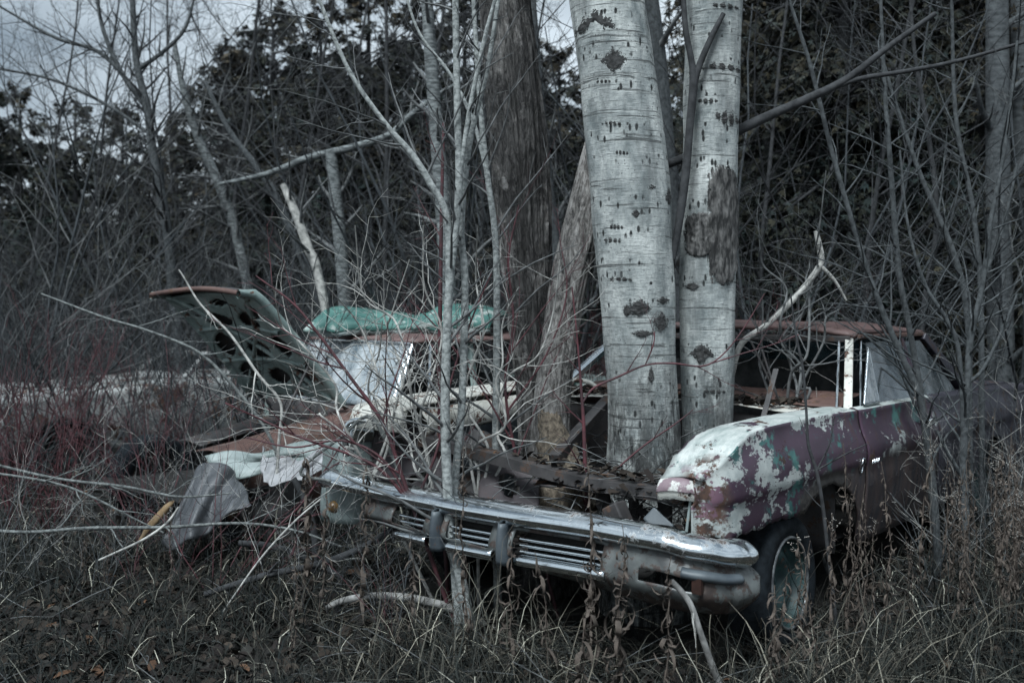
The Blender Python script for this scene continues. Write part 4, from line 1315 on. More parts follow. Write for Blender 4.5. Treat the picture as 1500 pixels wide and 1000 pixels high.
def spawn(pts, rad, length, depth, cfg, rng, out, lvl, lo=None):
    n = len(pts)
    kids = cfg['kids'][min(lvl, len(cfg['kids']) - 1)]
    k = int(kids + rng.random())
    lo = cfg.get('lo', 0.25) if lo is None else lo
    for j in range(k):
        f = lo + (0.97 - lo) * (j + rng.random()) / k
        q = f * (n - 1)
        i = min(int(q), n - 2)
        u = q - i
        a, b = pts[i], pts[i + 1]
        pos = tuple(a[m] * (1 - u) + b[m] * u for m in range(3))
        t = Vector((b[0] - a[0], b[1] - a[1], b[2] - a[2])).normalized()
        ax = Vector((rng.gauss(0, 1), rng.gauss(0, 1), rng.gauss(0, 1))).cross(t)
        if ax.length < 1e-3:
            continue
        ax.normalize()
        an = cfg['ang'] * rng.uniform(0.7, 1.3)
        nd = t * math.cos(an) + ax * math.sin(an)
        cl = length * cfg['ratio'] * rng.uniform(0.55, 1.15) * (1.15 - 0.55 * f)
        rr = max(cfg['rmin'], (rad[i] * (1 - u) + rad[i + 1] * u) * cfg['rr'])
        grow(pos, (nd.x, nd.y, nd.z), cl, rr, depth - 1, cfg, rng, out, lvl + 1)

CFG_TREE = dict(n=[12, 8, 6, 5], wig=0.16, wig0=0.5, up=0.03, kids=[20, 10, 6, 3], ang=0.95, ratio=0.42, rr=0.5, rmin=0.0028, lo=0.22)
CFG_SHRUB = dict(n=[9, 7, 5], wig=0.17, up=0.015, kids=[7, 4, 2], ang=0.7, ratio=0.45, rr=0.6, rmin=0.0016, lo=0.25)
CFG_RED = dict(n=[9, 6, 5], wig=0.11, up=0.03, kids=[6, 3, 0], ang=0.65, ratio=0.40, rr=0.6, rmin=0.0017, lo=0.3)
CFG_SAP = dict(n=[10, 7, 5, 4], wig=0.15, up=0.02, kids=[9, 5, 3], ang=0.85, ratio=0.36, rr=0.42, rmin=0.0017, lo=0.2)

def plant_meshes(name, stems, cfg, depth, seed, m_stem, m_twig, k0=7, tip=0.25):
    """stems: list of (base, dir, length, radius). returns (stem mesh, branch mesh)"""
    rng = random.Random(seed)
    out = [[], [], []]
    for b, d, l, r in stems:
        grow(b, d, l, r, depth, cfg, rng, out)
    V, Fq = tube_geo(out[0], k0)
    ms = fast_mesh(name + '_stem', V, Fq, m_stem)
    V1, F1 = tube_geo(out[1], 5)
    if out[2]:
        V2, F2 = tube_geo(out[2], 3)
        F2 = F2 + len(V1)
        me = fast_mesh(name + '_branches', np.vstack([V1, V2]), np.vstack([F1, F2]), m_twig)
    else:
        me = fast_mesh(name + '_branches', V1, F1, m_twig)
    return ms, me

def place(name, meshes, part_names, label, cat, loc, rz, sc, group=None):
    t = thing(name, label, cat, loc, rz, group)
    t.scale = (sc, sc, sc)
    for me, pn in zip(meshes, part_names):
        o = obj(pn, me, t)
        if pn in ('branches', 'stems', 'crown'):
            o['kind'] = 'stuff'
    return t

def ordinal(i):
    w = ['first', 'second', 'third', 'fourth', 'fifth', 'sixth', 'seventh', 'eighth', 'ninth', 'tenth', 'eleventh', 'twelfth', 'thirteenth', 'fourteenth', 'fifteenth', 'sixteenth', 'seventeenth', 'eighteenth', 'nineteenth', 'twentieth']
    return w[i] if i < 20 else ('twenty-' + w[i - 20] if i < 29 else ('thirtieth' if i == 29 else 'thirty-' + w[i - 30]))

def wx(px, d):
    return (px - 750) / F_PX * d

# saplings traced from the photograph; each grows its own twigs
def traced(name, label, cat, stems, d, seed, m_stem='stem_grey', m_twig='twig_grey', depth=2, cfg=CFG_SAP, kscale=1.0, group=None, twig_len=None):
    rng = random.Random(seed)
    p0, p1 = P(*stems[0][0][:2], stems[0][0][3] if len(stems[0][0]) > 3 else d), P(*stems[0][1][:2], stems[0][1][3] if len(stems[0][1]) > 3 else d)
    gz = ground_z(p0.x, p0.y) - 0.04
    if cat != 'branch' and p0.z > gz + 0.03:      # carry the stem down to the soil
        k = (p0.z - gz) / max(0.05, p1.z - p0.z)
        dx = max(-0.35, min(0.35, (p0.x - p1.x) * k))
        dd = stems[0][0][3] if len(stems[0][0]) > 3 else d
        stems[0] = [((p0.x + dx) / dd * F_PX + 750, HOR + (CAM_H - gz) / dd * F_PX, stems[0][0][2] * 1.08, dd)] + stems[0]
    base = px_line(stems[0], d, 4)[0][0]
    t = thing(name, label, cat, tuple(base), 0, group)
    lines = [px_line(s, d, max(12, 5 * len(s))) for s in stems]
    shift(t, tubes('stem', lines, M[m_stem], t, 9))
    out = [[], [], []]
    for pts, rad in lines:
        pl = [tuple(p) for p in pts]
        length = sum((Vector(pl[i + 1]) - Vector(pl[i])).length for i in range(len(pl) - 1))
        c = dict(cfg)
        c['kids'] = [max(2, cfg['kids'][0] * kscale * length / 2.0)] + list(cfg['kids'][1:])
        spawn(pl, list(rad), twig_len or min(length, 1.9), depth, c, rng, out, 0, 0.22)
    allb = out[1] + out[2]
    if allb:
        V1, F1 = tube_geo(out[1], 5)
        if out[2]:
            V2, F2 = tube_geo(out[2], 3)
            V1, F1 = np.vstack([V1, V2]), np.vstack([F1, F2 + len(V1)])
        shift(t, obj('branches', fast_mesh('branches', V1, F1, M[m_twig]), t, kind='stuff'))
    return t

traced('sapling', 'grey sapling stem crossing the bumper, with a long arm leaning up to the left', 'sapling',
       [[(690, 925, 19.4), (676, 850, 16.7), (660, 780, 15.0), (655, 700, 15.0), (652, 600, 14.1), (655, 480, 13.2), (660, 400, 12.3), (672, 280, 11.4), (670, 160, 10.6), (667, 0, 9.7), (664, -120, 7.9)],
        [(658, 420, 11.4), (655, 320, 10.6), (630, 268, 10.6), (602, 224, 9.7), (570, 188, 7.9), (526, 128, 7.0), (500, 80, 6.2), (468, 0, 5.3), (440, -80, 3.5)],
        [(674, 250, 7.9), (690, 150, 7.0), (710, 56, 6.2), (728, -10, 5.3)]], 4.85, 21, 'stem_pale', 'twig_grey', kscale=1.3)
traced('sapling', 'slender grey sapling twin stem just right of the stem crossing the bumper', 'sapling',
       [[(672, 915, 14.1), (664, 790, 12.3), (668, 690, 11.4), (676, 600, 11.4), (680, 500, 11.4), (681, 400, 10.6), (676, 330, 9.7), (688, 210, 8.8), (714, 100, 7.0), (730, 0, 6.2)]], 4.93, 22, 'stem_pale', 'twig_grey', kscale=1.0)
traced('sapling', 'pale sapling standing behind the bumper left of the dead tree', 'sapling',
       [[(728, 800, 12.3), (726, 700, 11.4), (727, 600, 11.4), (728, 480, 10.6), (726, 352, 9.7), (714, 256, 8.8), (704, 160, 7.9), (696, 40, 7.0), (690, -60, 5.3)],
        [(714, 256, 7.0), (694, 180, 6.2), (660, 110, 5.3), (615, 50, 4.4), (590, -20, 3.5)]], 5.25, 23, 'stem_pale', 'twig_grey', kscale=1.2)
traced('sapling', 'thin dark red stem rising beside the grey sapling at the bumper', 'sapling',
       [[(652, 800, 6.2), (646, 700, 7.0), (644, 560, 7.0), (645, 440, 6.2), (647, 300, 5.3), (650, 180, 4.4)]], 5.35, 24, 'twig_red', 'twig_red', kscale=0.6)
traced('sapling', 'grey forked sapling at the right in front of the purple car door', 'sapling',
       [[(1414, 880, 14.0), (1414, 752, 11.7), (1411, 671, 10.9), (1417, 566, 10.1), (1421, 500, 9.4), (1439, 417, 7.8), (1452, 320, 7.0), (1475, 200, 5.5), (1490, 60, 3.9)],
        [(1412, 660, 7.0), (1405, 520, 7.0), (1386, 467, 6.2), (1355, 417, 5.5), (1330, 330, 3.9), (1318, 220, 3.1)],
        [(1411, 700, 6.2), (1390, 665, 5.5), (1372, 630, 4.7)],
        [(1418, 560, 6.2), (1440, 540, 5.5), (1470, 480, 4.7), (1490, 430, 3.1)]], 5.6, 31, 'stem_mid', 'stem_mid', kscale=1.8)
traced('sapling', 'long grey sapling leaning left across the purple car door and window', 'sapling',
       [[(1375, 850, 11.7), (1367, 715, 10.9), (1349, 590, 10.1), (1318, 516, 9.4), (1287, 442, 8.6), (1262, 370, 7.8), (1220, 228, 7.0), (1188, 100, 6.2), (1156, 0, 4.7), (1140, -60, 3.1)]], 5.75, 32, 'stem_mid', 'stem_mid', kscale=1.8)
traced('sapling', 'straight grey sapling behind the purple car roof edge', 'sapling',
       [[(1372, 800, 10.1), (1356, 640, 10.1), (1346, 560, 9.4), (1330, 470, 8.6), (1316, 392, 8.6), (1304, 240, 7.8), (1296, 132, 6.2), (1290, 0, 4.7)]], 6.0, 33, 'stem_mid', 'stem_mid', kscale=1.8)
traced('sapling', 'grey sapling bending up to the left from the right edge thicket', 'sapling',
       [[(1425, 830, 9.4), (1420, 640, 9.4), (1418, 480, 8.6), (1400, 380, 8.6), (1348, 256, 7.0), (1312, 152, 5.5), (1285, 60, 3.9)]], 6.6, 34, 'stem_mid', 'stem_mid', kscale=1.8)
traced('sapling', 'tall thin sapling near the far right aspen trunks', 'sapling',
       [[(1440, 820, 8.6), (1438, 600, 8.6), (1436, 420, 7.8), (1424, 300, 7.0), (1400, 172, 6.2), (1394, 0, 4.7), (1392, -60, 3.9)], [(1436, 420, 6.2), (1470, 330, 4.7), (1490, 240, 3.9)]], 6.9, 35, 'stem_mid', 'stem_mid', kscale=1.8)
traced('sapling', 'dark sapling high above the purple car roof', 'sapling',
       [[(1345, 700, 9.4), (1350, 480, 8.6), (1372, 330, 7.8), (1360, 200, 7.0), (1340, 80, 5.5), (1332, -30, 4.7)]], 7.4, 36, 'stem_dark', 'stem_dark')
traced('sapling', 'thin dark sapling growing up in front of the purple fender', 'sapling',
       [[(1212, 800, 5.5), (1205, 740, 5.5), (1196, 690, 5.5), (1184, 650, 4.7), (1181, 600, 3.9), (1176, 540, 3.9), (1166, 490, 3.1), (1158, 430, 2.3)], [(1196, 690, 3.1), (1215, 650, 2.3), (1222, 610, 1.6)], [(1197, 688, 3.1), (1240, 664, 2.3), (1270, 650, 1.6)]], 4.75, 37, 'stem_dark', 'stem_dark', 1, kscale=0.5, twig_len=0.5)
traced('broken_branch', 'pale broken branch bent upward beside the purple car roof', 'branch',
       [[(1070, 560, 8), (1085, 505, 9), (1120, 478, 9), (1155, 446, 9), (1185, 412, 9), (1202, 385, 10), (1200, 360, 9), (1195, 338, 7)], [(1200, 388, 7), (1222, 410, 5), (1240, 440, 3)]], 5.9, 38, 'twig_pale', 'twig_grey', 2, kscale=0.8, twig_len=1.0)

# background stems
traced('aspen_tree', 'slim white aspen standing behind the grey sapling, left of the dead tree', 'tree',
       [[(668, 640, 28), (662, 520, 27), (655, 400, 25), (650, 320, 24), (642, 220, 22), (636, 148, 20), (628, 40, 18), (622, -80, 14)]], 8.6, 41, 'aspen_far', 'twig_grey', kscale=0.7)
traced('aspen_tree', 'broken white aspen with a crooked side arm above the open hood', 'tree',
       [[(512, 560, 22), (508, 480, 21), (502, 400, 20), (494, 310, 19), (484, 222, 17)],
        [(484, 224, 12), (450, 232, 11), (400, 252, 9), (360, 262, 7), (320, 270, 5)], [(484, 224, 12), (520, 215, 11), (570, 198, 10), (600, 170, 9), (640, 140, 7), (665, 125, 5)]], 9.4, 42, 'aspen_far', 'twig_grey', kscale=0.8)
traced('bare_tree', 'pale stem showing between the dead tree and the thick aspen', 'tree',
       [[(830, 560, 20), (820, 420, 19), (806, 300, 18), (795, 200, 17), (786, 100, 16), (778, 0, 15), (770, -100, 12)]], 8.8, 43, 'stem_mid', 'twig_grey', kscale=0.7)
traced('bare_tree', 'grey leaning trunk seen in the gap between the two aspens', 'tree',
       [[(992, 640, 34), (988, 480, 33), (982, 330, 32), (972, 200, 31), (962, 90, 30), (950, 0, 30), (935, -120, 26)]], 7.6, 44, 'stem_mid', 'twig_grey', kscale=0.4)
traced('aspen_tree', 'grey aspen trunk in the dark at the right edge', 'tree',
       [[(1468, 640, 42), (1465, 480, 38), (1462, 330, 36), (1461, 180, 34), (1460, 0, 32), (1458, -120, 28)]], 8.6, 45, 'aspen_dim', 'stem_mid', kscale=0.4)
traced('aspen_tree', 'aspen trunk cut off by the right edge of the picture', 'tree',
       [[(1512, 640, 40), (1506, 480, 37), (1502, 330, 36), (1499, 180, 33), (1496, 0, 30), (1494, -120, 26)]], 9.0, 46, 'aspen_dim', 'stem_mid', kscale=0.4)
traced('bare_tree', 'tall bare tree against the sky on the left with arching branches', 'tree',
       [[(268, 560, 17), (256, 450, 16), (250, 380, 15), (240, 304, 14), (224, 224, 13), (216, 160, 12), (200, 92, 10), (194, 0, 8), (190, -120, 6)],
        [(216, 160, 8), (180, 110, 7), (150, 40, 6), (138, -40, 4)], [(205, 100, 7), (240, 75, 6), (272, 40, 5), (288, -20, 3)], [(212, 150, 7), (150, 80, 6), (80, 55, 5), (0, 10, 3)],
        [(225, 200, 6), (150, 150, 5), (70, 115, 4), (-10, 100, 3)]], 10.5, 47, 'stem_mid', 'stem_dark', 3, kscale=1.5)
traced('birch_tree', 'white leaning birch in the thicket left of the open hood', 'tree',
       [[(372, 470, 15), (350, 360, 15), (332, 300, 15), (310, 245, 14), (286, 192, 12), (268, 130, 9), (255, 60, 6)]], 11.0, 48, 'aspen_far', 'twig_grey', kscale=0.9)
traced('bare_tree', 'grey slanting trunk above the open hood', 'tree',
       [[(480, 480, 13), (445, 385, 12), (405, 290, 11), (372, 240, 10), (335, 190, 8), (300, 120, 6)]], 10.2, 49, 'stem_mid', 'twig_grey', kscale=0.9)
traced('dead_tree', 'short broken grey snag above the open hood', 'tree', [[(470, 420, 14), (452, 365, 14), (432, 310, 13), (414, 270, 9)]], 8.4, 50, 'twig_pale', 'twig_grey', 1, kscale=0.4)
for i, (px, d, h, r) in enumerate([(330, 12.5, 7.5, .036), (420, 11.6, 7.0, .032), (560, 12.0, 7.5, .038), (600, 14.0, 8.5, .07), (480, 14.5, 8.5, .07), (700, 12.8, 8.0, .06), (120, 13.5, 6.5, .05), (30, 12.0, 6.0, .05), (250, 15.5, 7.0, .06), (1260, 8.3, 6.0, .03), (1120, 8.9, 6.0, .03)]):
    if i < 3:
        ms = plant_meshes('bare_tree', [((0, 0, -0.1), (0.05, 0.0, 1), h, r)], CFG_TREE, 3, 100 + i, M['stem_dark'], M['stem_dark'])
        if i == 0: BT = []
        BT.append((ms, h))
    ms, hh = BT[i % 3]
    x = wx(px, d)
    names = ['behind the open hood', 'above the open hood', 'above the teal roof panel', 'far behind the teal roof panel', 'far behind the open hood', 'behind the dead tree', 'in the left thicket', 'at the left edge', 'far behind the left thicket', 'behind the purple car roof', 'just right of the aspens']
    place('bare_tree', ms, ('trunk', 'branches'), 'dark leafless tree with fine twigs ' + names[i], 'tree', (x, d, ground_z(x, d)), i * 2.1, h / hh, 'leafless trees in the background')

# ------------------------------------------------------------------ cedars
def cedar_mesh(seed, n_br, n_spray, size):
    rng = np.random.default_rng(seed)
    hb = rng.uniform(0.04, 1.0, n_br) ** 1.1
    az = rng.uniform(0, 2 * math.pi, n_br)
    ln = (1 - hb) ** 0.65 * rng.uniform(0.65, 1.15, n_br) * 0.24 + 0.015
    bi = rng.choice(n_br, n_spray, p=(ln + 0.03) / (ln + 0.03).sum())
    f = rng.uniform(0.15, 1.0, n_spray) ** 0.7
    r = ln[bi] * f
    a = az[bi] + rng.normal(0, 0.13, n_spray)
    z = hb[bi] - 0.10 * f * f * ln[bi] / 0.24 + 0.03 * f + rng.normal(0, 0.009, n_spray)
    c = np.stack([r * np.cos(a), r * np.sin(a), np.maximum(z, 0.015)], 1)
    # spray frame: outwards and drooping
    d = np.stack([np.cos(a), np.sin(a), rng.uniform(-1.3, 0.1, n_spray)], 1) + rng.normal(0, 0.45, (n_spray, 3))
    d /= np.linalg.norm(d, axis=1)[:, None]
    q = rng.normal(0, 1, (n_spray, 3))
    w = np.cross(d, q)
    w /= np.linalg.norm(w, axis=1)[:, None]
    L_ = size * rng.uniform(0.6, 1.5, n_spray)[:, None]
    W_ = L_ * rng.uniform(0.16, 0.34, n_spray)[:, None]
    # forked spray: three narrow quads from one root
    Vs, Fs = [], []
    nrm = np.cross(d, w)
    base = 0
    for side, lf in ((0, 1.0), (-0.75, 0.75), (0.75, 0.75)):
        dd = d + w * side
        dd /= np.linalg.norm(dd, axis=1)[:, None]
        ww = np.cross(nrm, dd)
        root = c + d * L_ * (0.0 if side == 0 else 0.18)
        v0 = root - ww * W_ * 0.25
        v1 = root + ww * W_ * 0.25
        mid = root + dd * L_ * lf * 0.55 
        v2 = mid + ww * W_ * 0.55
        v3 = mid - ww * W_ * 0.55
        tip = root + dd * L_ * lf + np.array([0, 0, -0.25]) * L_ * 0.3
        v4 = tip + ww * W_ * 0.12
        v5 = tip - ww * W_ * 0.12
        Vs.append(np.stack([v0, v1, v2, v3, v4, v5], 1))
    V = np.concatenate(Vs, 0).reshape(-1, 3)
    N = n_spray * 3
    idx = np.arange(N)[:, None] * 6
    Fq = np.concatenate([idx + np.array([[0, 1, 2, 3]]), idx + np.array([[3, 2, 4, 5]])], 0)
    me = fast_mesh('crown', V, Fq, M['cedar'], False)
    tint = rng.uniform(0.45, 1.5, n_spray)
    warm = rng.uniform(-0.12, 0.18, n_spray)
    col = np.stack([tint * (1 + warm), tint, tint * (1 - warm)], 1)
    col = np.tile(col, (3, 1))
    set_tint(me, np.repeat(col, 6, 0))
    lines = [([(0, 0, -0.03), (0.004, 0, 0.5), (0, 0, 0.97)], [0.018, 0.011, 0.002])]
    for i in range(0, n_br, 2):
        ca, sa = math.cos(az[i]), math.sin(az[i])
        l = ln[i] * 0.9
        lines.append(([(0, 0, hb[i]), (ca * l * .5, sa * l * .5, hb[i] + 0.012), (ca * l, sa * l, hb[i] - 0.02)], [0.0035, 0.0025, 0.0008]))
    V, Fq = tube_geo(lines, 5)
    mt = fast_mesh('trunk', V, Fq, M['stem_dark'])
    return mt, me
CED_NEAR = [cedar_mesh(200 + i, 280, 25000, 0.0088) for i in range(3)]
CED_FAR = [cedar_mesh(210 + i, 190, 13000, 0.0125) for i in range(3)]
CED = [(1135, 10.6, 7.5), (1235, 9.9, 7.2), (1335, 10.8, 8), (1430, 10.0, 7.5), (1530, 9.7, 7.5), (1185, 12.6, 8.5), (1290, 12.8, 8.5), (1390, 12.9, 8.5), (1490, 13.2, 8.5), (1105, 13.6, 8.5), (1600, 11.5, 8),
       (1035, 14.5, 4.7)]
for i, (px, d, h) in enumerate(sorted(CED)):
    x = wx(px, d)
    place('cedar_tree', CED_NEAR[i % 3], ('trunk', 'crown'), 'dark brown-green cedar behind the purple car, %s from the aspens going right' % ordinal(i), 'tree', (x, d, ground_z(x, d) - 0.05), i * 1.7, h, 'cedars behind the purple car')
CEDL = [(-60, 15, 5.0), (30, 17, 4.8), (110, 16, 4.4), (180, 18, 4.6), (260, 17, 4.2), (330, 15.5, 5.2), (400, 16.5, 6.0), (470, 15, 5.6), (540, 16, 6.2), (610, 15, 5.6), (680, 16, 6.0), (750, 15, 5.4), (820, 16, 5.2), (890, 15.2, 4.6), (950, 16.5, 4.8), (1000, 18, 4.6),
        (-20, 20, 4.6), (70, 21, 4.4), (145, 20, 4.2), (225, 21, 4.3), (300, 19.5, 4.5), (365, 20, 5.0), (435, 19, 5.4), (505, 20, 5.4), (580, 19, 5.6), (650, 20, 5.6), (720, 19, 5.2), (790, 20, 5.0),
        (70, 13.6, 3.2), (220, 13.2, 2.9), (370, 13.0, 3.4), (520, 13.2, 3.8), (640, 13.0, 3.6), (860, 13.0, 3.6)]
for i, (px, d, h) in enumerate(sorted(CEDL)):
    x = wx(px, d)
    tt = place('cedar_tree', CED_FAR[i % 3], ('trunk', 'crown'), 'dark evergreen in the far tree line, %s from the left edge' % ordinal(i), 'tree', (x, d, ground_z(x, d) - 0.05), i * 2.3, h, 'evergreens of the far tree line')
    tt.scale = (h * 1.45, h * 1.45, h)

# ------------------------------------------------------------------ shrubs
def shrub_variant(seed, n, h, spread, r, cfg, ms, mt, depth=2):
    rng = random.Random(seed)
    stems = []
    for i in range(n):
        a = rng.uniform(0, 2 * math.pi)
        s = rng.uniform(0.15, 1) * spread
        stems.append(((rng.uniform(-.06, .06), rng.uniform(-.06, .06), -0.05), (math.cos(a) * s, math.sin(a) * s, 1), h * rng.uniform(0.65, 1.1), r * rng.uniform(0.6, 1.2)))
    return plant_meshes('shrub', stems, cfg, depth, seed, M[ms], M[mt], 5)
SH = [shrub_variant(300 + i, 9, 2.1, 0.55, 0.009, CFG_SHRUB, 'twig_dim', ('twig_dim', 'stem_dark', 'twig_grey', 'stem_dark')[i]) for i in range(4)]
RD = [shrub_variant(320 + i, 12, 1.45, 0.65, 0.0055, CFG_RED, 'twig_red', 'twig_red') for i in range(3)]
rng = random.Random(5)
spots = []
for i in range(46):
    spots.append((rng.uniform(-60, 470), rng.uniform(8.2, 12.5)))
for i in range(22):
    spots.append((rng.uniform(470, 960), rng.uniform(9.8, 13)))
for i in range(18):
    spots.append((rng.uniform(1080, 1520), rng.uniform(8.2, 10.5)))
for i, (px, d) in enumerate(spots):
    x = wx(px, d)
    if px < 470:
        lab, gr = 'tangled grey leafless shrub in the thicket on the left', 'grey shrubs of the left thicket'
    elif px < 1000:
        lab, gr = 'tangled grey leafless shrub behind the two cars', 'grey shrubs behind the cars'
    else:
        lab, gr = 'tangled grey leafless shrub under the cedars on the right', 'grey shrubs under the cedars'
    place('leafless_shrub', SH[i % 4], ('stems', 'branches'), lab, 'shrub', (x, d, ground_z(x, d)), rng.uniform(0, 6.28), rng.uniform(0.7, 1.25), gr)
for i in range(16):
    px, d = rng.uniform(-40, 1000), rng.uniform(9.2, 13.0)
    if i >= 11:
        px, d = rng.uniform(1080, 1500), rng.uniform(7.6, 9.4)
    x = wx(px, d)
    lab, gr = ('tall thin-stemmed grey shrub before the far tree line', 'tall grey shrubs before the far tree line') if i < 11 else ('tall thin-stemmed grey shrub in front of the cedars', 'tall grey shrubs before the cedars')
    place('leafless_shrub', SH[(1, 2, 3, 1)[i % 4]], ('stems', 'branches'), lab, 'shrub', (x, d, ground_z(x, d)), rng.uniform(0, 6.28), rng.uniform(1.5, 2.3), gr)
low = []
for i in range(3):
    low.append((rng.uniform(400, 680), rng.uniform(4.75, 4.95), 'fine twig tuft in the grass before the bumper', 'twig tufts before the bumper'))
for i in range(12):
    low.append((rng.uniform(-60, 440), rng.uniform(5.6, 7.2), 'low tangle of grey twigs in the grass on the left', 'low grey twigs on the left'))
for i in range(22):
    low.append((rng.uniform(1230, 1530), rng.uniform(5.3, 7.6), 'low tangle of grey twigs beside the purple car', 'low grey twigs beside the purple car'))
for i in range(7):
    low.append((rng.uniform(-60, 440), rng.uniform(5.3, 6.5), 'bushy tuft of thin bare twigs left of the bumper', 'thin twig tufts on the left'))
SLM = [('twig_dim', 'twig_grey'), ('stem_dark', 'stem_dark'), ('twig_red', 'twig_dim'), ('twig_grey', 'twig_pale'), ('stem_mid', 'stem_mid')]
SL = [shrub_variant(340 + i, 7, 1.2, 0.95, 0.0034, dict(CFG_SHRUB, wig=0.24, rmin=0.0011, kids=[4, 3, 2]), *SLM[i]) for i in range(5)]
for i, (px, d, lab, gr) in enumerate(low):
    x = wx(px, d)
    p = CMI @ Vector((x, d, 0))
    q = C2I @ Vector((x, d, 0))
    if (-0.3 < p.x < 5.2 and -0.15 < p.y < 2.3) or (-1.3 < q.x < 2.8 and 0 < q.y < 1.4):
        continue
    place('leafless_shrub', SL[i % 5], ('stems', 'branches'), lab, 'shrub', (x, d, ground_z(x, d)), rng.uniform(0, 6.28), rng.uniform(0.6, 1.3), gr)
spots = [(rng.uniform(-80, 340), rng.uniform(6.8, 9.2)) for i in range(6)] + [(rng.uniform(760, 900), rng.uniform(8.2, 9.6)) for i in range(4)] + [(rng.uniform(1080, 1330), rng.uniform(8.6, 9.6)) for i in range(7)] + [(rng.uniform(420, 720), rng.uniform(9.4, 10.4)) for i in range(6)]
for i, (px, d) in enumerate(spots):
    x = wx(px, d)
    if px < 340:
        lab, gr = 'red-stemmed dogwood shrub left of the maroon car', 'red dogwoods left of the maroon car'
    else:
        lab, gr = 'red-stemmed dogwood shrub behind the wrecked cars', 'red dogwoods behind the cars'
    place('dogwood_shrub', RD[i % 3], ('stems', 'branches'), lab, 'shrub', (x, d, ground_z(x, d)), rng.uniform(0, 6.28), rng.uniform(0.75, 1.15), gr)
# brush that has closed over the rear of the purple car
for i in range(16):
    w = CM @ Vector((2.5 + 2.6 * (i + rng.random()) / 16, -0.22 - 0.75 * rng.random(), 0))
    place('leafless_shrub', (SL[1], SL[4], SL[0])[i % 3], ('stems', 'branches'), 'dark brush grown over the rear side of the purple car', 'shrub', (w.x, w.y, ground_z(w.x, w.y)), rng.uniform(0, 6.28), rng.uniform(0.9, 1.35), 'brush over the rear of the purple car')
# traced dogwoods and pale twiggy shrubs round the cars
traced('dogwood_shrub', 'red dogwood fanning left over the chrome bumper end', 'shrub',
       [[(606, 745, 6.1), (590, 700, 6.1), (570, 640, 5.4), (552, 605, 5.4), (510, 548, 4.8), (468, 491, 4.1), (430, 445, 3.4), (375, 404, 2.0)],
        [(600, 735, 5.4), (560, 690, 4.8), (520, 668, 4.1), (440, 640, 3.4), (330, 590, 2.0)], [(604, 740, 4.8), (560, 672, 4.1), (500, 645, 3.4), (430, 655, 2.7), (360, 640, 2.0)],
        [(606, 740, 4.8), (640, 660, 4.1), (660, 560, 3.4), (690, 470, 2.7), (720, 400, 2.0)]], 5.0, 61, 'twig_red', 'twig_red', 2, CFG_RED, 1.6)
traced('dogwood_shrub', 'red dogwood stem branching right across both aspen trunks', 'shrub',
       [[(862, 800, 6.1), (860, 740, 6.1), (857, 680, 6.1), (855, 620, 5.4), (851, 565, 4.1), (846, 500, 2.7), (838, 420, 2.0)],
        [(853, 590, 3.4), (870, 568, 3.4), (905, 552, 3.4), (945, 535, 2.7), (985, 532, 2.7), (1030, 536, 2.7), (1060, 518, 2.0), (1090, 480, 2.0), (1120, 430, 1.4)],
        [(858, 740, 3.4), (890, 700, 2.7), (940, 655, 2.7), (990, 620, 2.0), (1015, 600, 1.4)], [(1030, 536, 2.0), (1080, 520, 2.0), (1130, 505, 1.4), (1170, 490, 1.4)],
        [(945, 535, 2.0), (957, 505, 2.0), (959, 485, 1.4)]], 5.05, 62, 'twig_red', 'twig_red', 2, CFG_RED, 0.9, twig_len=0.7)
traced('dogwood_shrub', 'red dogwood twigs hanging over the dark hollow below the grey sheet', 'shrub',
       [[(360, 850, 3.4), (400, 780, 3.4), (440, 740, 3.4), (475, 690, 2.7), (500, 650, 2.0)], [(440, 745, 2.7), (432, 800, 2.0), (420, 830, 1.4)], [(475, 690, 2.7), (530, 660, 2.0), (560, 670, 1.4)]], 5.5, 63, 'twig_red', 'twig_red', 2, CFG_RED, 1.6)
traced('dogwood_shrub', 'red dogwood rising between the saplings and the dead tree', 'shrub',
       [[(770, 720, 4.8), (752, 650, 4.8), (740, 560, 4.1), (752, 470, 3.4), (745, 380, 2.7), (760, 300, 2.0)], [(752, 650, 3.4), (700, 560, 2.7), (640, 480, 2.0), (600, 440, 1.4)], [(745, 600, 3.4), (800, 520, 2.7), (830, 430, 2.0), (820, 350, 1.4)]], 5.2, 64, 'twig_red', 'twig_red', 2, CFG_RED, 1.5)
for i, (bx, by, d, tips, lab) in enumerate([(640, 760, 5.1, [(560, 520), (480, 420), (520, 330), (620, 330)], 'pale twiggy shrub spreading above the bumper left of the saplings'),
                                            (700, 740, 5.15, [(640, 500), (760, 420), (820, 380), (700, 330)], 'pale twiggy shrub between the saplings and the dead tree'),
                                            (545, 700, 5.2, [(450, 560), (400, 420), (560, 470), (600, 380)], 'pale twiggy shrub over the cream fender'),
                                            (1150, 640, 5.9, [(1100, 400), (1180, 330), (1250, 380), (1130, 300), (1210, 250)], 'pale twiggy shrub in front of the purple car windscreen')]):
    st = []
    rr = random.Random(i)
    for (tx, ty) in tips:
        mx, my = (bx + tx) / 2 + rr.uniform(-25, 25), (by + ty) / 2 + rr.uniform(-20, 20)
        ks = [(bx, by, 5.0)]
        for f in (0.2, 0.35, 0.5, 0.65, 0.8):
            ks.append((bx + (tx - bx) * f + rr.uniform(-22, 22), by + (ty - by) * f + rr.uniform(-18, 18), 5.0 - 3 * f, d + rr.uniform(-0.12, 0.12)))
        st.append(ks + [(tx, ty, 1.6, d - 0.15)])
    traced('twiggy_shrub', lab, 'shrub', st, d, 70 + i, 'twig_pale' if i < 3 else 'twig_grey', 'twig_pale' if i < 3 else 'twig_grey', 2, dict(CFG_SHRUB, wig=0.30, ang=0.9, rmin=0.0011), 1.9)

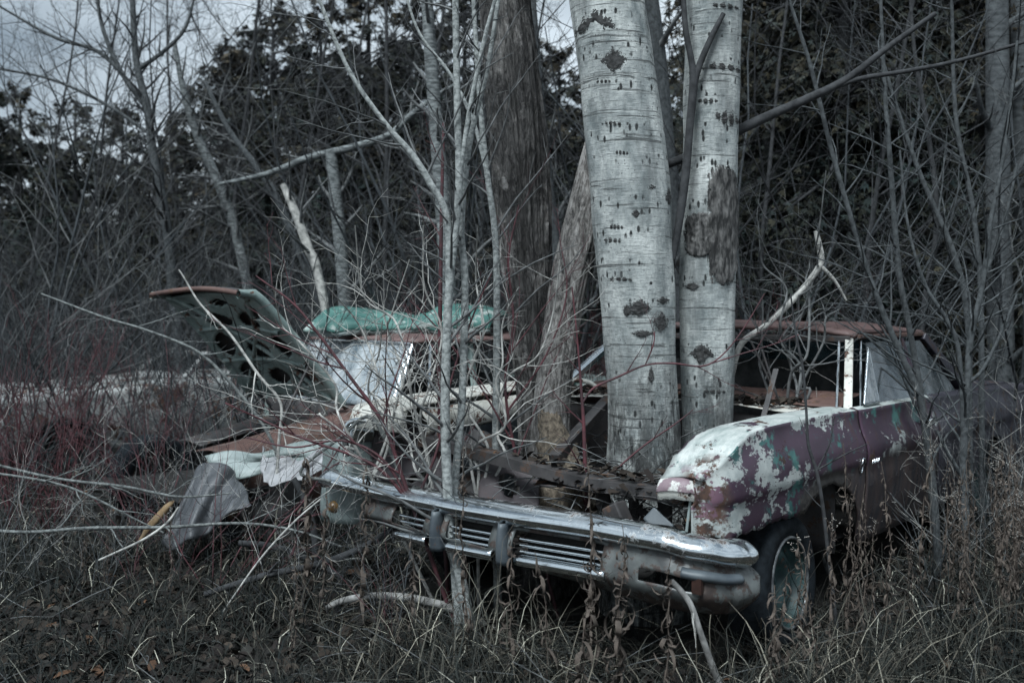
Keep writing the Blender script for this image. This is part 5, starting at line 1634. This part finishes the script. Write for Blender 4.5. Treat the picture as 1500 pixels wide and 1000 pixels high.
# ------------------------------------------------------------------ fallen and leaning branches
FB = [([(-40, 774, 5.0), (40, 779, 5.0), (130, 773, 5.0), (240, 772, 5.0), (350, 766, 4.3), (430, 776, 3.7), (500, 800, 2.5)], 5.5, 'long grey branch lying level across the lower left', 'stem_grey'),
      ([(-40, 672, 4.3), (80, 700, 4.3), (180, 712, 4.3), (262, 727, 3.7), (340, 722, 1.9)], 5.8, 'grey branch reaching the hanging grey sheet from the left edge', 'stem_grey'),
      ([(-40, 688, 3.7), (70, 705, 3.7), (130, 725, 3.7), (190, 756, 3.1), (240, 780, 1.9)], 5.65, 'thin branch sloping down to the orange board', 'stem_grey'),
      ([(60, 430, 2.5), (150, 464, 3.7), (210, 482, 3.7), (279, 509, 4.3), (318, 539, 5.0), (370, 600, 5.0), (400, 650, 5.0), (420, 720, 5.0)], 6.2, 'grey branch arching in front of the open hood from the left', 'stem_grey'),
      ([(262, 395, 1.9), (270, 407, 2.5), (294, 446, 3.1), (336, 488, 3.7), (378, 548, 4.3), (411, 590, 4.3), (409, 640, 4.3), (405, 700, 4.3)], 6.1, 'pale curved branch crossing the middle of the open hood', 'twig_pale'),
      ([(478, 890, 8), (500, 880, 10), (540, 873, 11), (590, 874, 12), (640, 884, 13), (680, 898, 13), (715, 916, 12), (740, 940, 10)], 5.0, 'bleached curved branch lying in the grass below the bumper', 'log'),
      ([(983, 850, 8), (998, 866, 9), (1012, 886, 9), (1024, 920, 9), (1036, 955, 10), (1052, 998, 10), (1062, 1030, 10)], 3.98, 'bleached crooked stick leaning under the bumper corner', 'log'),
      ([(300, 870, 9), (390, 842, 10), (470, 825, 10), (538, 798, 10), (580, 770, 8)], 5.3, 'dark branch rising from the grass towards the bumper end', 'stem_dark'),
      ([(430, 700, 9), (450, 740, 10), (462, 790, 11), (460, 850, 12)], 5.7, 'dark upright stick below the grey sheet', 'stem_dark'),
      ([(350, 795, 9), (400, 800, 10), (450, 818, 10), (500, 845, 8)], 5.6, 'dark log end lying in the hollow under the maroon car', 'stem_dark'),
      ([(485, 705, 5), (440, 690, 5), (500, 640, 5, 5.3), (545, 612, 7, 5.3), (590, 700, 8, 5.3)], 5.3, 'crooked grey stick lying over the cream fender nose', 'stem_grey'),
      ([(145, 820, 3), (210, 790, 4), (245, 765, 4), (262, 742, 3)], 5.4, 'short white twig standing in the grass by the orange board', 'twig_pale'),
      ([(320, 905, 2), (380, 820, 3), (430, 765, 3), (470, 730, 2)], 5.05, 'pale straight twig slanting up over the left grass', 'twig_pale')]
for i, (keys, d, lab, mt) in enumerate(FB):
    traced('fallen_branch', lab, 'branch', [keys], d, 400 + i, mt, mt if mt != 'log' else 'twig_pale', 2 if i < 5 else 1, dict(CFG_SHRUB, kids=[5, 3, 2]), 1.2 if i < 5 else 0.7, twig_len=0.9 if i < 5 else 0.3)

# ------------------------------------------------------------------ dried weeds
def leaf_geo(rng, ln, wd, curl):
    n = 6
    V = []
    x = y = 0.0
    a = rng.uniform(-0.6, 0.1)
    da = curl * rng.uniform(0.6, 1.4)
    tw = rng.uniform(-0.8, 0.8)
    for i in range(n):
        f = i / (n - 1)
        w = wd * math.sin(math.pi * min(1, 0.12 + 0.88 * f) ** 0.8) * 0.5 + 0.0005
        t = tw * f
        V.append((x - math.sin(t) * 0, w * math.cos(t), y + w * math.sin(t)))
        V.append((x, -w * math.cos(t), y - w * math.sin(t)))
        x += math.cos(a) * ln / (n - 1)
        y += math.sin(a) * ln / (n - 1)
        a -= da
    F = [(2 * i, 2 * i + 1, 2 * i + 3, 2 * i + 2) for i in range(n - 1)]
    return np.array(V), np.array(F)
lr = random.Random(9)
LEAVES = []
for i in range(6):
    V, F = leaf_geo(lr, lr.uniform(0.06, 0.13), lr.uniform(0.006, 0.014), lr.choice([0.25, 0.5, 0.9, 1.25]))
    LEAVES.append((V, F, fast_mesh('leaf', V, F, M['weed'])))
def weed_geo(seed, h, nl, fluff):
    r = random.Random(seed)
    pts, x, y = [], 0.0, 0.0
    for i in range(9):
        pts.append((x, y, h * i / 8 - 0.03))
        x += r.uniform(-.02, .02); y += r.uniform(-.02, .02)
    stem = (pts, [0.0042 - 0.0028 * i / 8 for i in range(9)])
    lv = []
    for k in range(nl):
        f = 0.12 + 0.84 * (k + r.random()) / nl
        q = f * 8
        i = min(7, int(q)); u = q - i
        p = Vector(pts[i]).lerp(Vector(pts[i + 1]), u)
        lv.append((p, r.uniform(0, 6.28), r.uniform(-0.5, 1.5), r.uniform(0.55, 1.3) * (1.15 - 0.5 * f), r.randrange(6)))
    fl = []
    top = Vector(pts[-1])
    for k in range(fluff):
        a = r.uniform(0, 6.28)
        p0 = Vector(pts[7]).lerp(top, r.random())
        p1 = p0 + Vector((math.cos(a) * 0.05, math.sin(a) * 0.05, r.uniform(-0.01, 0.06)))
        fl.append((p0, p1))
    return stem, lv, fl
def leaf_mat(p, az, dr, s):
    return Matrix.Translation(p) @ Matrix.Rotation(az, 4, 'Z') @ Matrix.Rotation(dr, 4, 'Y') @ Matrix.Scale(s, 4)
def fluff_mesh(fl, seed):
    r = random.Random(seed)
    V, F = [], []
    for p0, p1 in fl:
        for q in range(10):
            c = p0.lerp(p1, r.random())
            s = r.uniform(0.003, 0.006)
            a = [Vector((r.gauss(0, 1), r.gauss(0, 1), r.gauss(0, 1))).normalized() * s for _ in range(4)]
            n = len(V)
            V += [c + z for z in a]
            F += [(n, n + 1, n + 2), (n, n + 2, n + 3), (n, n + 3, n + 1), (n + 1, n + 3, n + 2)]
    return mesh('seed_head', V, F, M['fluff'])
WV = []
for i in range(5):
    stem, lv, fl = weed_geo(500 + i, 0.75, 44, 6 if i % 2 else 0)
    V, Fq = tube_geo([stem], 5)
    ms = fast_mesh('stem', V, Fq, M['weed'])
    vv, ff, n0 = [], [], 0
    for p, az, dr, s, k in lv:
        m = leaf_mat(p, az, dr, s)
        v = np.array([m @ Vector(q) for q in LEAVES[k][0]])
        vv.append(v); ff.append(LEAVES[k][1] + n0); n0 += len(v)
    ml = fast_mesh('leaves', np.vstack(vv), np.vstack(ff), M['weed'])
    WV.append((ms, ml, fluff_mesh(fl, i) if fl else None))
def place_weed(v, label, loc, rz, sc, group):
    t = thing('dried_weed', label, 'weed', loc, rz, group)
    t.scale = (sc, sc, sc)
    obj('stem', WV[v][0], t)
    obj('leaves', WV[v][1], t, kind='stuff')
    if WV[v][2]:
        obj('seed_head', WV[v][2], t, kind='stuff')
    return t
HERO = [(440, 5.15, 650, 'tall brown weed standing left of the bumper end'), (530, 5.0, 660, 'brown weed with long drooping leaves in front of the bumper end'), (850, 4.05, 735, 'brown leafy weed in front of the middle bumper guard'),
        (915, 3.95, 755, 'brown curly weed in front of the bumper below the thick aspen'), (868, 4.3, 640, 'thin dry weed before the dogwood stem at the bumper'), (690, 4.5, 640, 'dry weed tangled before the sapling stem on the bumper'),
        (1172, 4.45, 770, 'dry weed with pale seed heads in front of the turned wheel'), (1218, 4.55, 745, 'dry weed standing before the dark wheel arch'),
        (470, 4.95, 705, 'short brown weed between the two tall weeds at the bumper end'), (612, 4.6, 770, 'curled brown weed under the far bumper guard'), (745, 4.35, 770, 'curled brown weed before the near bumper guard'),
        (800, 4.2, 800, 'low curled weed in the grass under the grille slots'), (962, 3.9, 800, 'curled weed beside the crooked bleached stick'), (1128, 3.95, 850, 'low dry weed in front of the sunken tyre tread'),
        (1150, 4.1, 830, 'curled dry weed across the teal wheel'), (1196, 4.25, 780, 'leggy dry weed just right of the teal wheel')]
for i, (px, d, ytop, lab) in enumerate(HERO):
    x = wx(px, d)
    g = ground_z(x, d)
    h = P(px, ytop, d).z - g
    t = thing('dried_weed', lab, 'weed', (x, d, g), 0, 'large dried weeds before the cars')
    stem, lv, fl = weed_geo(600 + i, h, 48 if i < 8 else 30, 5 if i in (5, 6, 7) else 0)
    tubes('stem', [stem], M['weed'], t, 6)
    for p, az, dr, s, k in lv:
        lo = obj('leaf', LEAVES[k][2], t)
        lo.matrix_local = leaf_mat(p, az, dr, s * (1.9 if i < 4 else (1.2 if i < 8 else 1.5)))
    if fl:
        obj('seed_head', fluff_mesh(fl, i), t, kind='stuff')
rng = random.Random(77)
spots = []
for i in range(120):
    spots.append((rng.uniform(1240, 1560), rng.uniform(4.7, 7.4)))
for i in range(14):
    spots.append((rng.uniform(420, 1000), rng.uniform(4.3, 4.9)))
for i in range(22):
    spots.append((rng.uniform(-40, 420), rng.uniform(5.4, 7.0)))
for i, (px, d) in enumerate(spots):
    x = wx(px, d)
    p = CMI @ Vector((x, d, 0))
    if -0.3 < p.x < 5.2 and -0.12 < p.y < 2.3:
        continue
    if px > 1100:
        lab, gr = 'dried brown leafy weed in the thicket beside the purple car', 'dried weeds beside the purple car'
    elif px > 420:
        lab, gr = 'small dried weed in the grass in front of the bumper', 'small weeds before the bumper'
    else:
        lab, gr = 'dried weed in the grass below the red shrubs', 'dried weeds on the left'
    place_weed(i % 5, lab, (x, d, ground_z(x, d)), rng.uniform(0, 6.28), rng.uniform(0.55, 1.25) if px > 1100 else rng.uniform(0.4, 0.8), gr)

# ------------------------------------------------------------------ grass, litter
def car_mask(x, y, loc, ang, t0, t1, s0, s1):
    dx, dy = x - loc[0], y - loc[1]
    t = dx * math.cos(ang) + dy * math.sin(ang)
    s = -dx * math.sin(ang) + dy * math.cos(ang)
    return (t > t0) & (t < t1) & (s > s0) & (s < s1)
def outside(x, y):
    return ~(car_mask(x, y, CAR_LOC, ALPHA, 0.1, 4.95, 0.1, 2.0) | car_mask(x, y, C2, BETA, -1.6, 2.7, 0.1, 1.35))
def grass(n, seed, dmin, dmax, lmin, lmax, wmul, tall=0.0):
    g = np.random.default_rng(seed)
    u = g.uniform(0, 1, n)
    y = dmin + (dmax - dmin) * u ** 1.3
    x = g.uniform(-1, 1, n) * (y * 0.53 + 0.6)
    if tall:
        x = g.normal(tall[0], tall[1], n)
    # clumping
    cx = np.sin(x * 3.1 + 1.7 * np.sin(y * 2.3)) * np.cos(y * 3.7 + np.sin(x * 2.1))
    keep = outside(x, y) & (g.uniform(0, 1, n) < 0.62 + 0.38 * cx)
    x, y = x[keep], y[keep]
    n = len(x)
    z = ground_z_np(x, y) - 0.01
    ln = g.uniform(lmin, lmax, n) * (1 + 0.35 * cx[keep])
    az = g.uniform(0, 2 * math.pi, n)
    th = g.uniform(0.05, 1.25, n) ** 1.0
    bend = g.uniform(0.1, 0.75, n)
    S = 6
    pos = np.stack([x, y, z], 1)
    step = (ln / (S - 1))[:, None]
    out = []
    perp = np.stack([-np.sin(az), np.cos(az), np.zeros(n)], 1)
    w0 = g.uniform(0.0012, 0.0034, n) * wmul
    kink = g.integers(1, S, n)
    for i in range(S):
        wi = (w0 * (1 - (i / (S - 1)) ** 2) + 0.0004)[:, None]
        out.append(pos - perp * wi)
        out.append(pos + perp * wi)
        d = np.stack([np.sin(th) * np.cos(az), np.sin(th) * np.sin(az), np.cos(th)], 1)
        pos = pos + d * step
        pos[:, 2] = np.maximum(pos[:, 2], z + 0.012)
        th = th + bend * (1 + 1.3 * (kink == i))
        az = az + g.normal(0, 0.34, n)
    V = np.stack(out, 1).reshape(-1, 3)
    idx = np.arange(n)[:, None] * (2 * S)
    Fq = np.concatenate([idx + np.array([[2 * i, 2 * i + 1, 2 * i + 3, 2 * i + 2]]) for i in range(S - 1)], 0)
    pal = np.array([(0.006, 0.009, 0.009), (0.014, 0.017, 0.015), (0.021, 0.020, 0.017), (0.065, 0.063, 0.052), (0.31, 0.30, 0.25)])
    if tall:
        pal = np.array([(0.03, 0.032, 0.028), (0.055, 0.053, 0.043), (0.10, 0.09, 0.072), (0.22, 0.205, 0.165), (0.40, 0.38, 0.31)])
    ci = g.choice(5, n, p=[0.32, 0.29, 0.24, 0.11, 0.04])
    col = pal[ci] * g.uniform(0.7, 1.3, n)[:, None]
    return V, Fq, np.repeat(col, 2 * S, 0)
parts = [grass(60000, 1, 3.1, 7.0, 0.10, 0.38, 0.85), grass(5000, 2, 3.6, 6.8, 0.30, 0.60, 0.8), grass(22000, 3, 6.2, 12.0, 0.15, 0.5, 1.6), grass(420, 4, 3.9, 4.9, 0.35, 0.85, 0.9, (0.05, 0.28)), grass(300, 5, 3.6, 4.6, 0.3, 0.7, 0.85, (0.5, 0.5)), grass(420, 6, 4.2, 5.6, 0.25, 0.6, 0.8, (-0.6, 0.6)), grass(260, 7, 4.0, 5.5, 0.3, 0.7, 0.8, (1.6, 0.5)), grass(520, 8, 3.85, 4.5, 0.2, 0.5, 0.8, (1.2, 0.22))]
V, Fq, C, n0 = [], [], [], 0
for v, f, c in parts:
    V.append(v); Fq.append(f + n0); C.append(c); n0 += len(v)
me = fast_mesh('grass', np.vstack(V), np.vstack(Fq), M['grass'])
set_tint(me, np.vstack(C))
o = obj('grass', me, kind='stuff')
o['label'] = 'matted dead grass covering the ground'
o['category'] = 'grass'

def litter(n, seed, sampler, size=(0.018, 0.04)):
    g = np.random.default_rng(seed)
    p = sampler(g, n)
    n = len(p)
    az = g.uniform(0, 6.28, n)
    u = np.stack([np.cos(az), np.sin(az), g.normal(0, 0.35, n)], 1)
    v = np.stack([-np.sin(az), np.cos(az), g.normal(0, 0.35, n)], 1)
    L_ = g.uniform(*size, n)[:, None]
    W_ = L_ * g.uniform(0.45, 0.8, n)[:, None]
    up = np.array([[0, 0, 1]]) * L_ * g.uniform(0.1, 0.7, (n, 1))
    c0 = p - u * L_
    c1 = p + u * L_
    s0, s1 = p - v * W_ + up, p + v * W_ + up
    a0 = p - u * L_ * 0.45 - v * W_ * 0.8 + up * 0.6
    b0 = p - u * L_ * 0.45 + v * W_ * 0.8 + up * 0.6
    a1 = p + u * L_ * 0.45 - v * W_ * 0.75 + up * 0.6
    b1 = p + u * L_ * 0.45 + v * W_ * 0.75 + up * 0.6
    V = np.stack([c0, a0, p, b0, a1, c1, b1], 1).reshape(-1, 3)
    i = np.arange(n)[:, None] * 7
    Fq = np.concatenate([i + np.array([[0, 1, 2, 3]]), i + np.array([[2, 1, 4, 5]]), i + np.array([[3, 2, 5, 6]])], 0)
    pal = np.array([(0.013, 0.010, 0.009), (0.025, 0.019, 0.015), (0.042, 0.033, 0.026), (0.10, 0.055, 0.033), (0.022, 0.021, 0.019)])
    col = pal[g.choice(5, n, p=[0.36, 0.28, 0.17, 0.02, 0.17])] * g.uniform(0.6, 1.3, (n, 1))
    return V, Fq, np.repeat(col, 7, 0)
def on_ground(g, n):
    y = 3.2 + 7 * g.uniform(0, 1, n) ** 1.4
    x = g.uniform(-1, 1, n) * (y * 0.53 + 0.5)
    k = outside(x, y)
    x, y = x[k], y[k]
    return np.stack([x, y, ground_z_np(x, y) + g.uniform(0.005, 0.05, len(x))], 1)
def on_car(t0, t1, s0, s1, z0, z1):
    def f(g, n):
        t, s = g.uniform(t0, t1, n), g.uniform(s0, s1, n)
        w = np.stack([t, s, g.uniform(z0, z1, n), np.ones(n)], 1)
        return (np.array(CM) @ w.T).T[:, :3]
    return f
def litter_obj(label, specs):
    V, Fq, C, n0 = [], [], [], 0
    for n, seed, fn in specs:
        v, f, c = litter(n, seed, fn)
        V.append(v); Fq.append(f + n0); C.append(c); n0 += len(v)
    me = fast_mesh('fallen_leaves', np.vstack(V), np.vstack(Fq), M['litter'])
    set_tint(me, np.vstack(C))
    o = obj('fallen_leaves', me, kind='stuff')
    o['label'] = label
    o['category'] = 'leaves'
litter_obj('brown fallen leaves scattered over the ground', [(16000, 1, on_ground)])
litter_obj('brown leaves caught in the open engine bay', [(420, 2, on_car(0.05, 0.45, 0.14, 0.95, 0.69, 0.72)), (700, 3, on_car(0.0, 1.35, 0.3, 1.7, 0.38, 0.44)), (260, 4, on_car(1.37, 1.6, 0.3, 1.75, 0.985, 1.01)), (90, 5, on_car(0.1, 0.14, 0.2, 1.7, 0.76, 0.80))])
# sticks and stalks that have piled up in the open engine bay
g = random.Random(32)
ln = []
for i in range(260):
    t_, s_ = g.uniform(-0.02, 1.3), g.uniform(0.25, 1.75)
    z_ = g.uniform(0.42, 0.72) + 0.12 * g.random()
    a, l, el = g.uniform(0, 6.28), g.uniform(0.12, 0.5), g.gauss(0, 0.35)
    p0 = CM @ Vector((t_, s_, z_))
    d = Vector((math.cos(a), math.sin(a), el)) * l
    ln.append((cr([p0 - d * 0.5, p0 + Vector((g.uniform(-.03, .03), g.uniform(-.03, .03), 0.02)), p0 + d * 0.5], 6), [0.0025, 0.003, 0.003, 0.0028, 0.002, 0.001]))
o = tubes('fallen_twigs', ln, M['twig_grey'], None, 4)
o['kind'] = 'stuff'
o['label'] = 'dead twigs and stalks piled in the open engine bay'
o['category'] = 'twigs'
# small sticks strewn in the grass
g = random.Random(31)
ln = []
for i in range(420):
    y = 3.6 + 5.5 * g.random() ** 1.3
    x = g.uniform(-1, 1) * (y * 0.52 + 0.3)
    if not bool(outside(np.array([x]), np.array([y]))[0]):
        continue
    a = g.uniform(0, 6.28)
    l = g.uniform(0.1, 0.5)
    el = g.uniform(-0.05, 0.5)
    p0 = Vector((x, y, ground_z(x, y) + 0.01))
    d = Vector((math.cos(a), math.sin(a), el))
    ln.append((cr([p0, p0 + d * l * 0.5 + Vector((g.uniform(-.03, .03), g.uniform(-.03, .03), 0.02)), p0 + d * l], 6), [0.0028, 0.0028, 0.0025, 0.002, 0.0016, 0.001]))
o = tubes('fallen_twigs', ln, M['twig_grey'], None, 4)
o['kind'] = 'stuff'
o['label'] = 'small dead twigs strewn through the grass'
o['category'] = 'twigs'
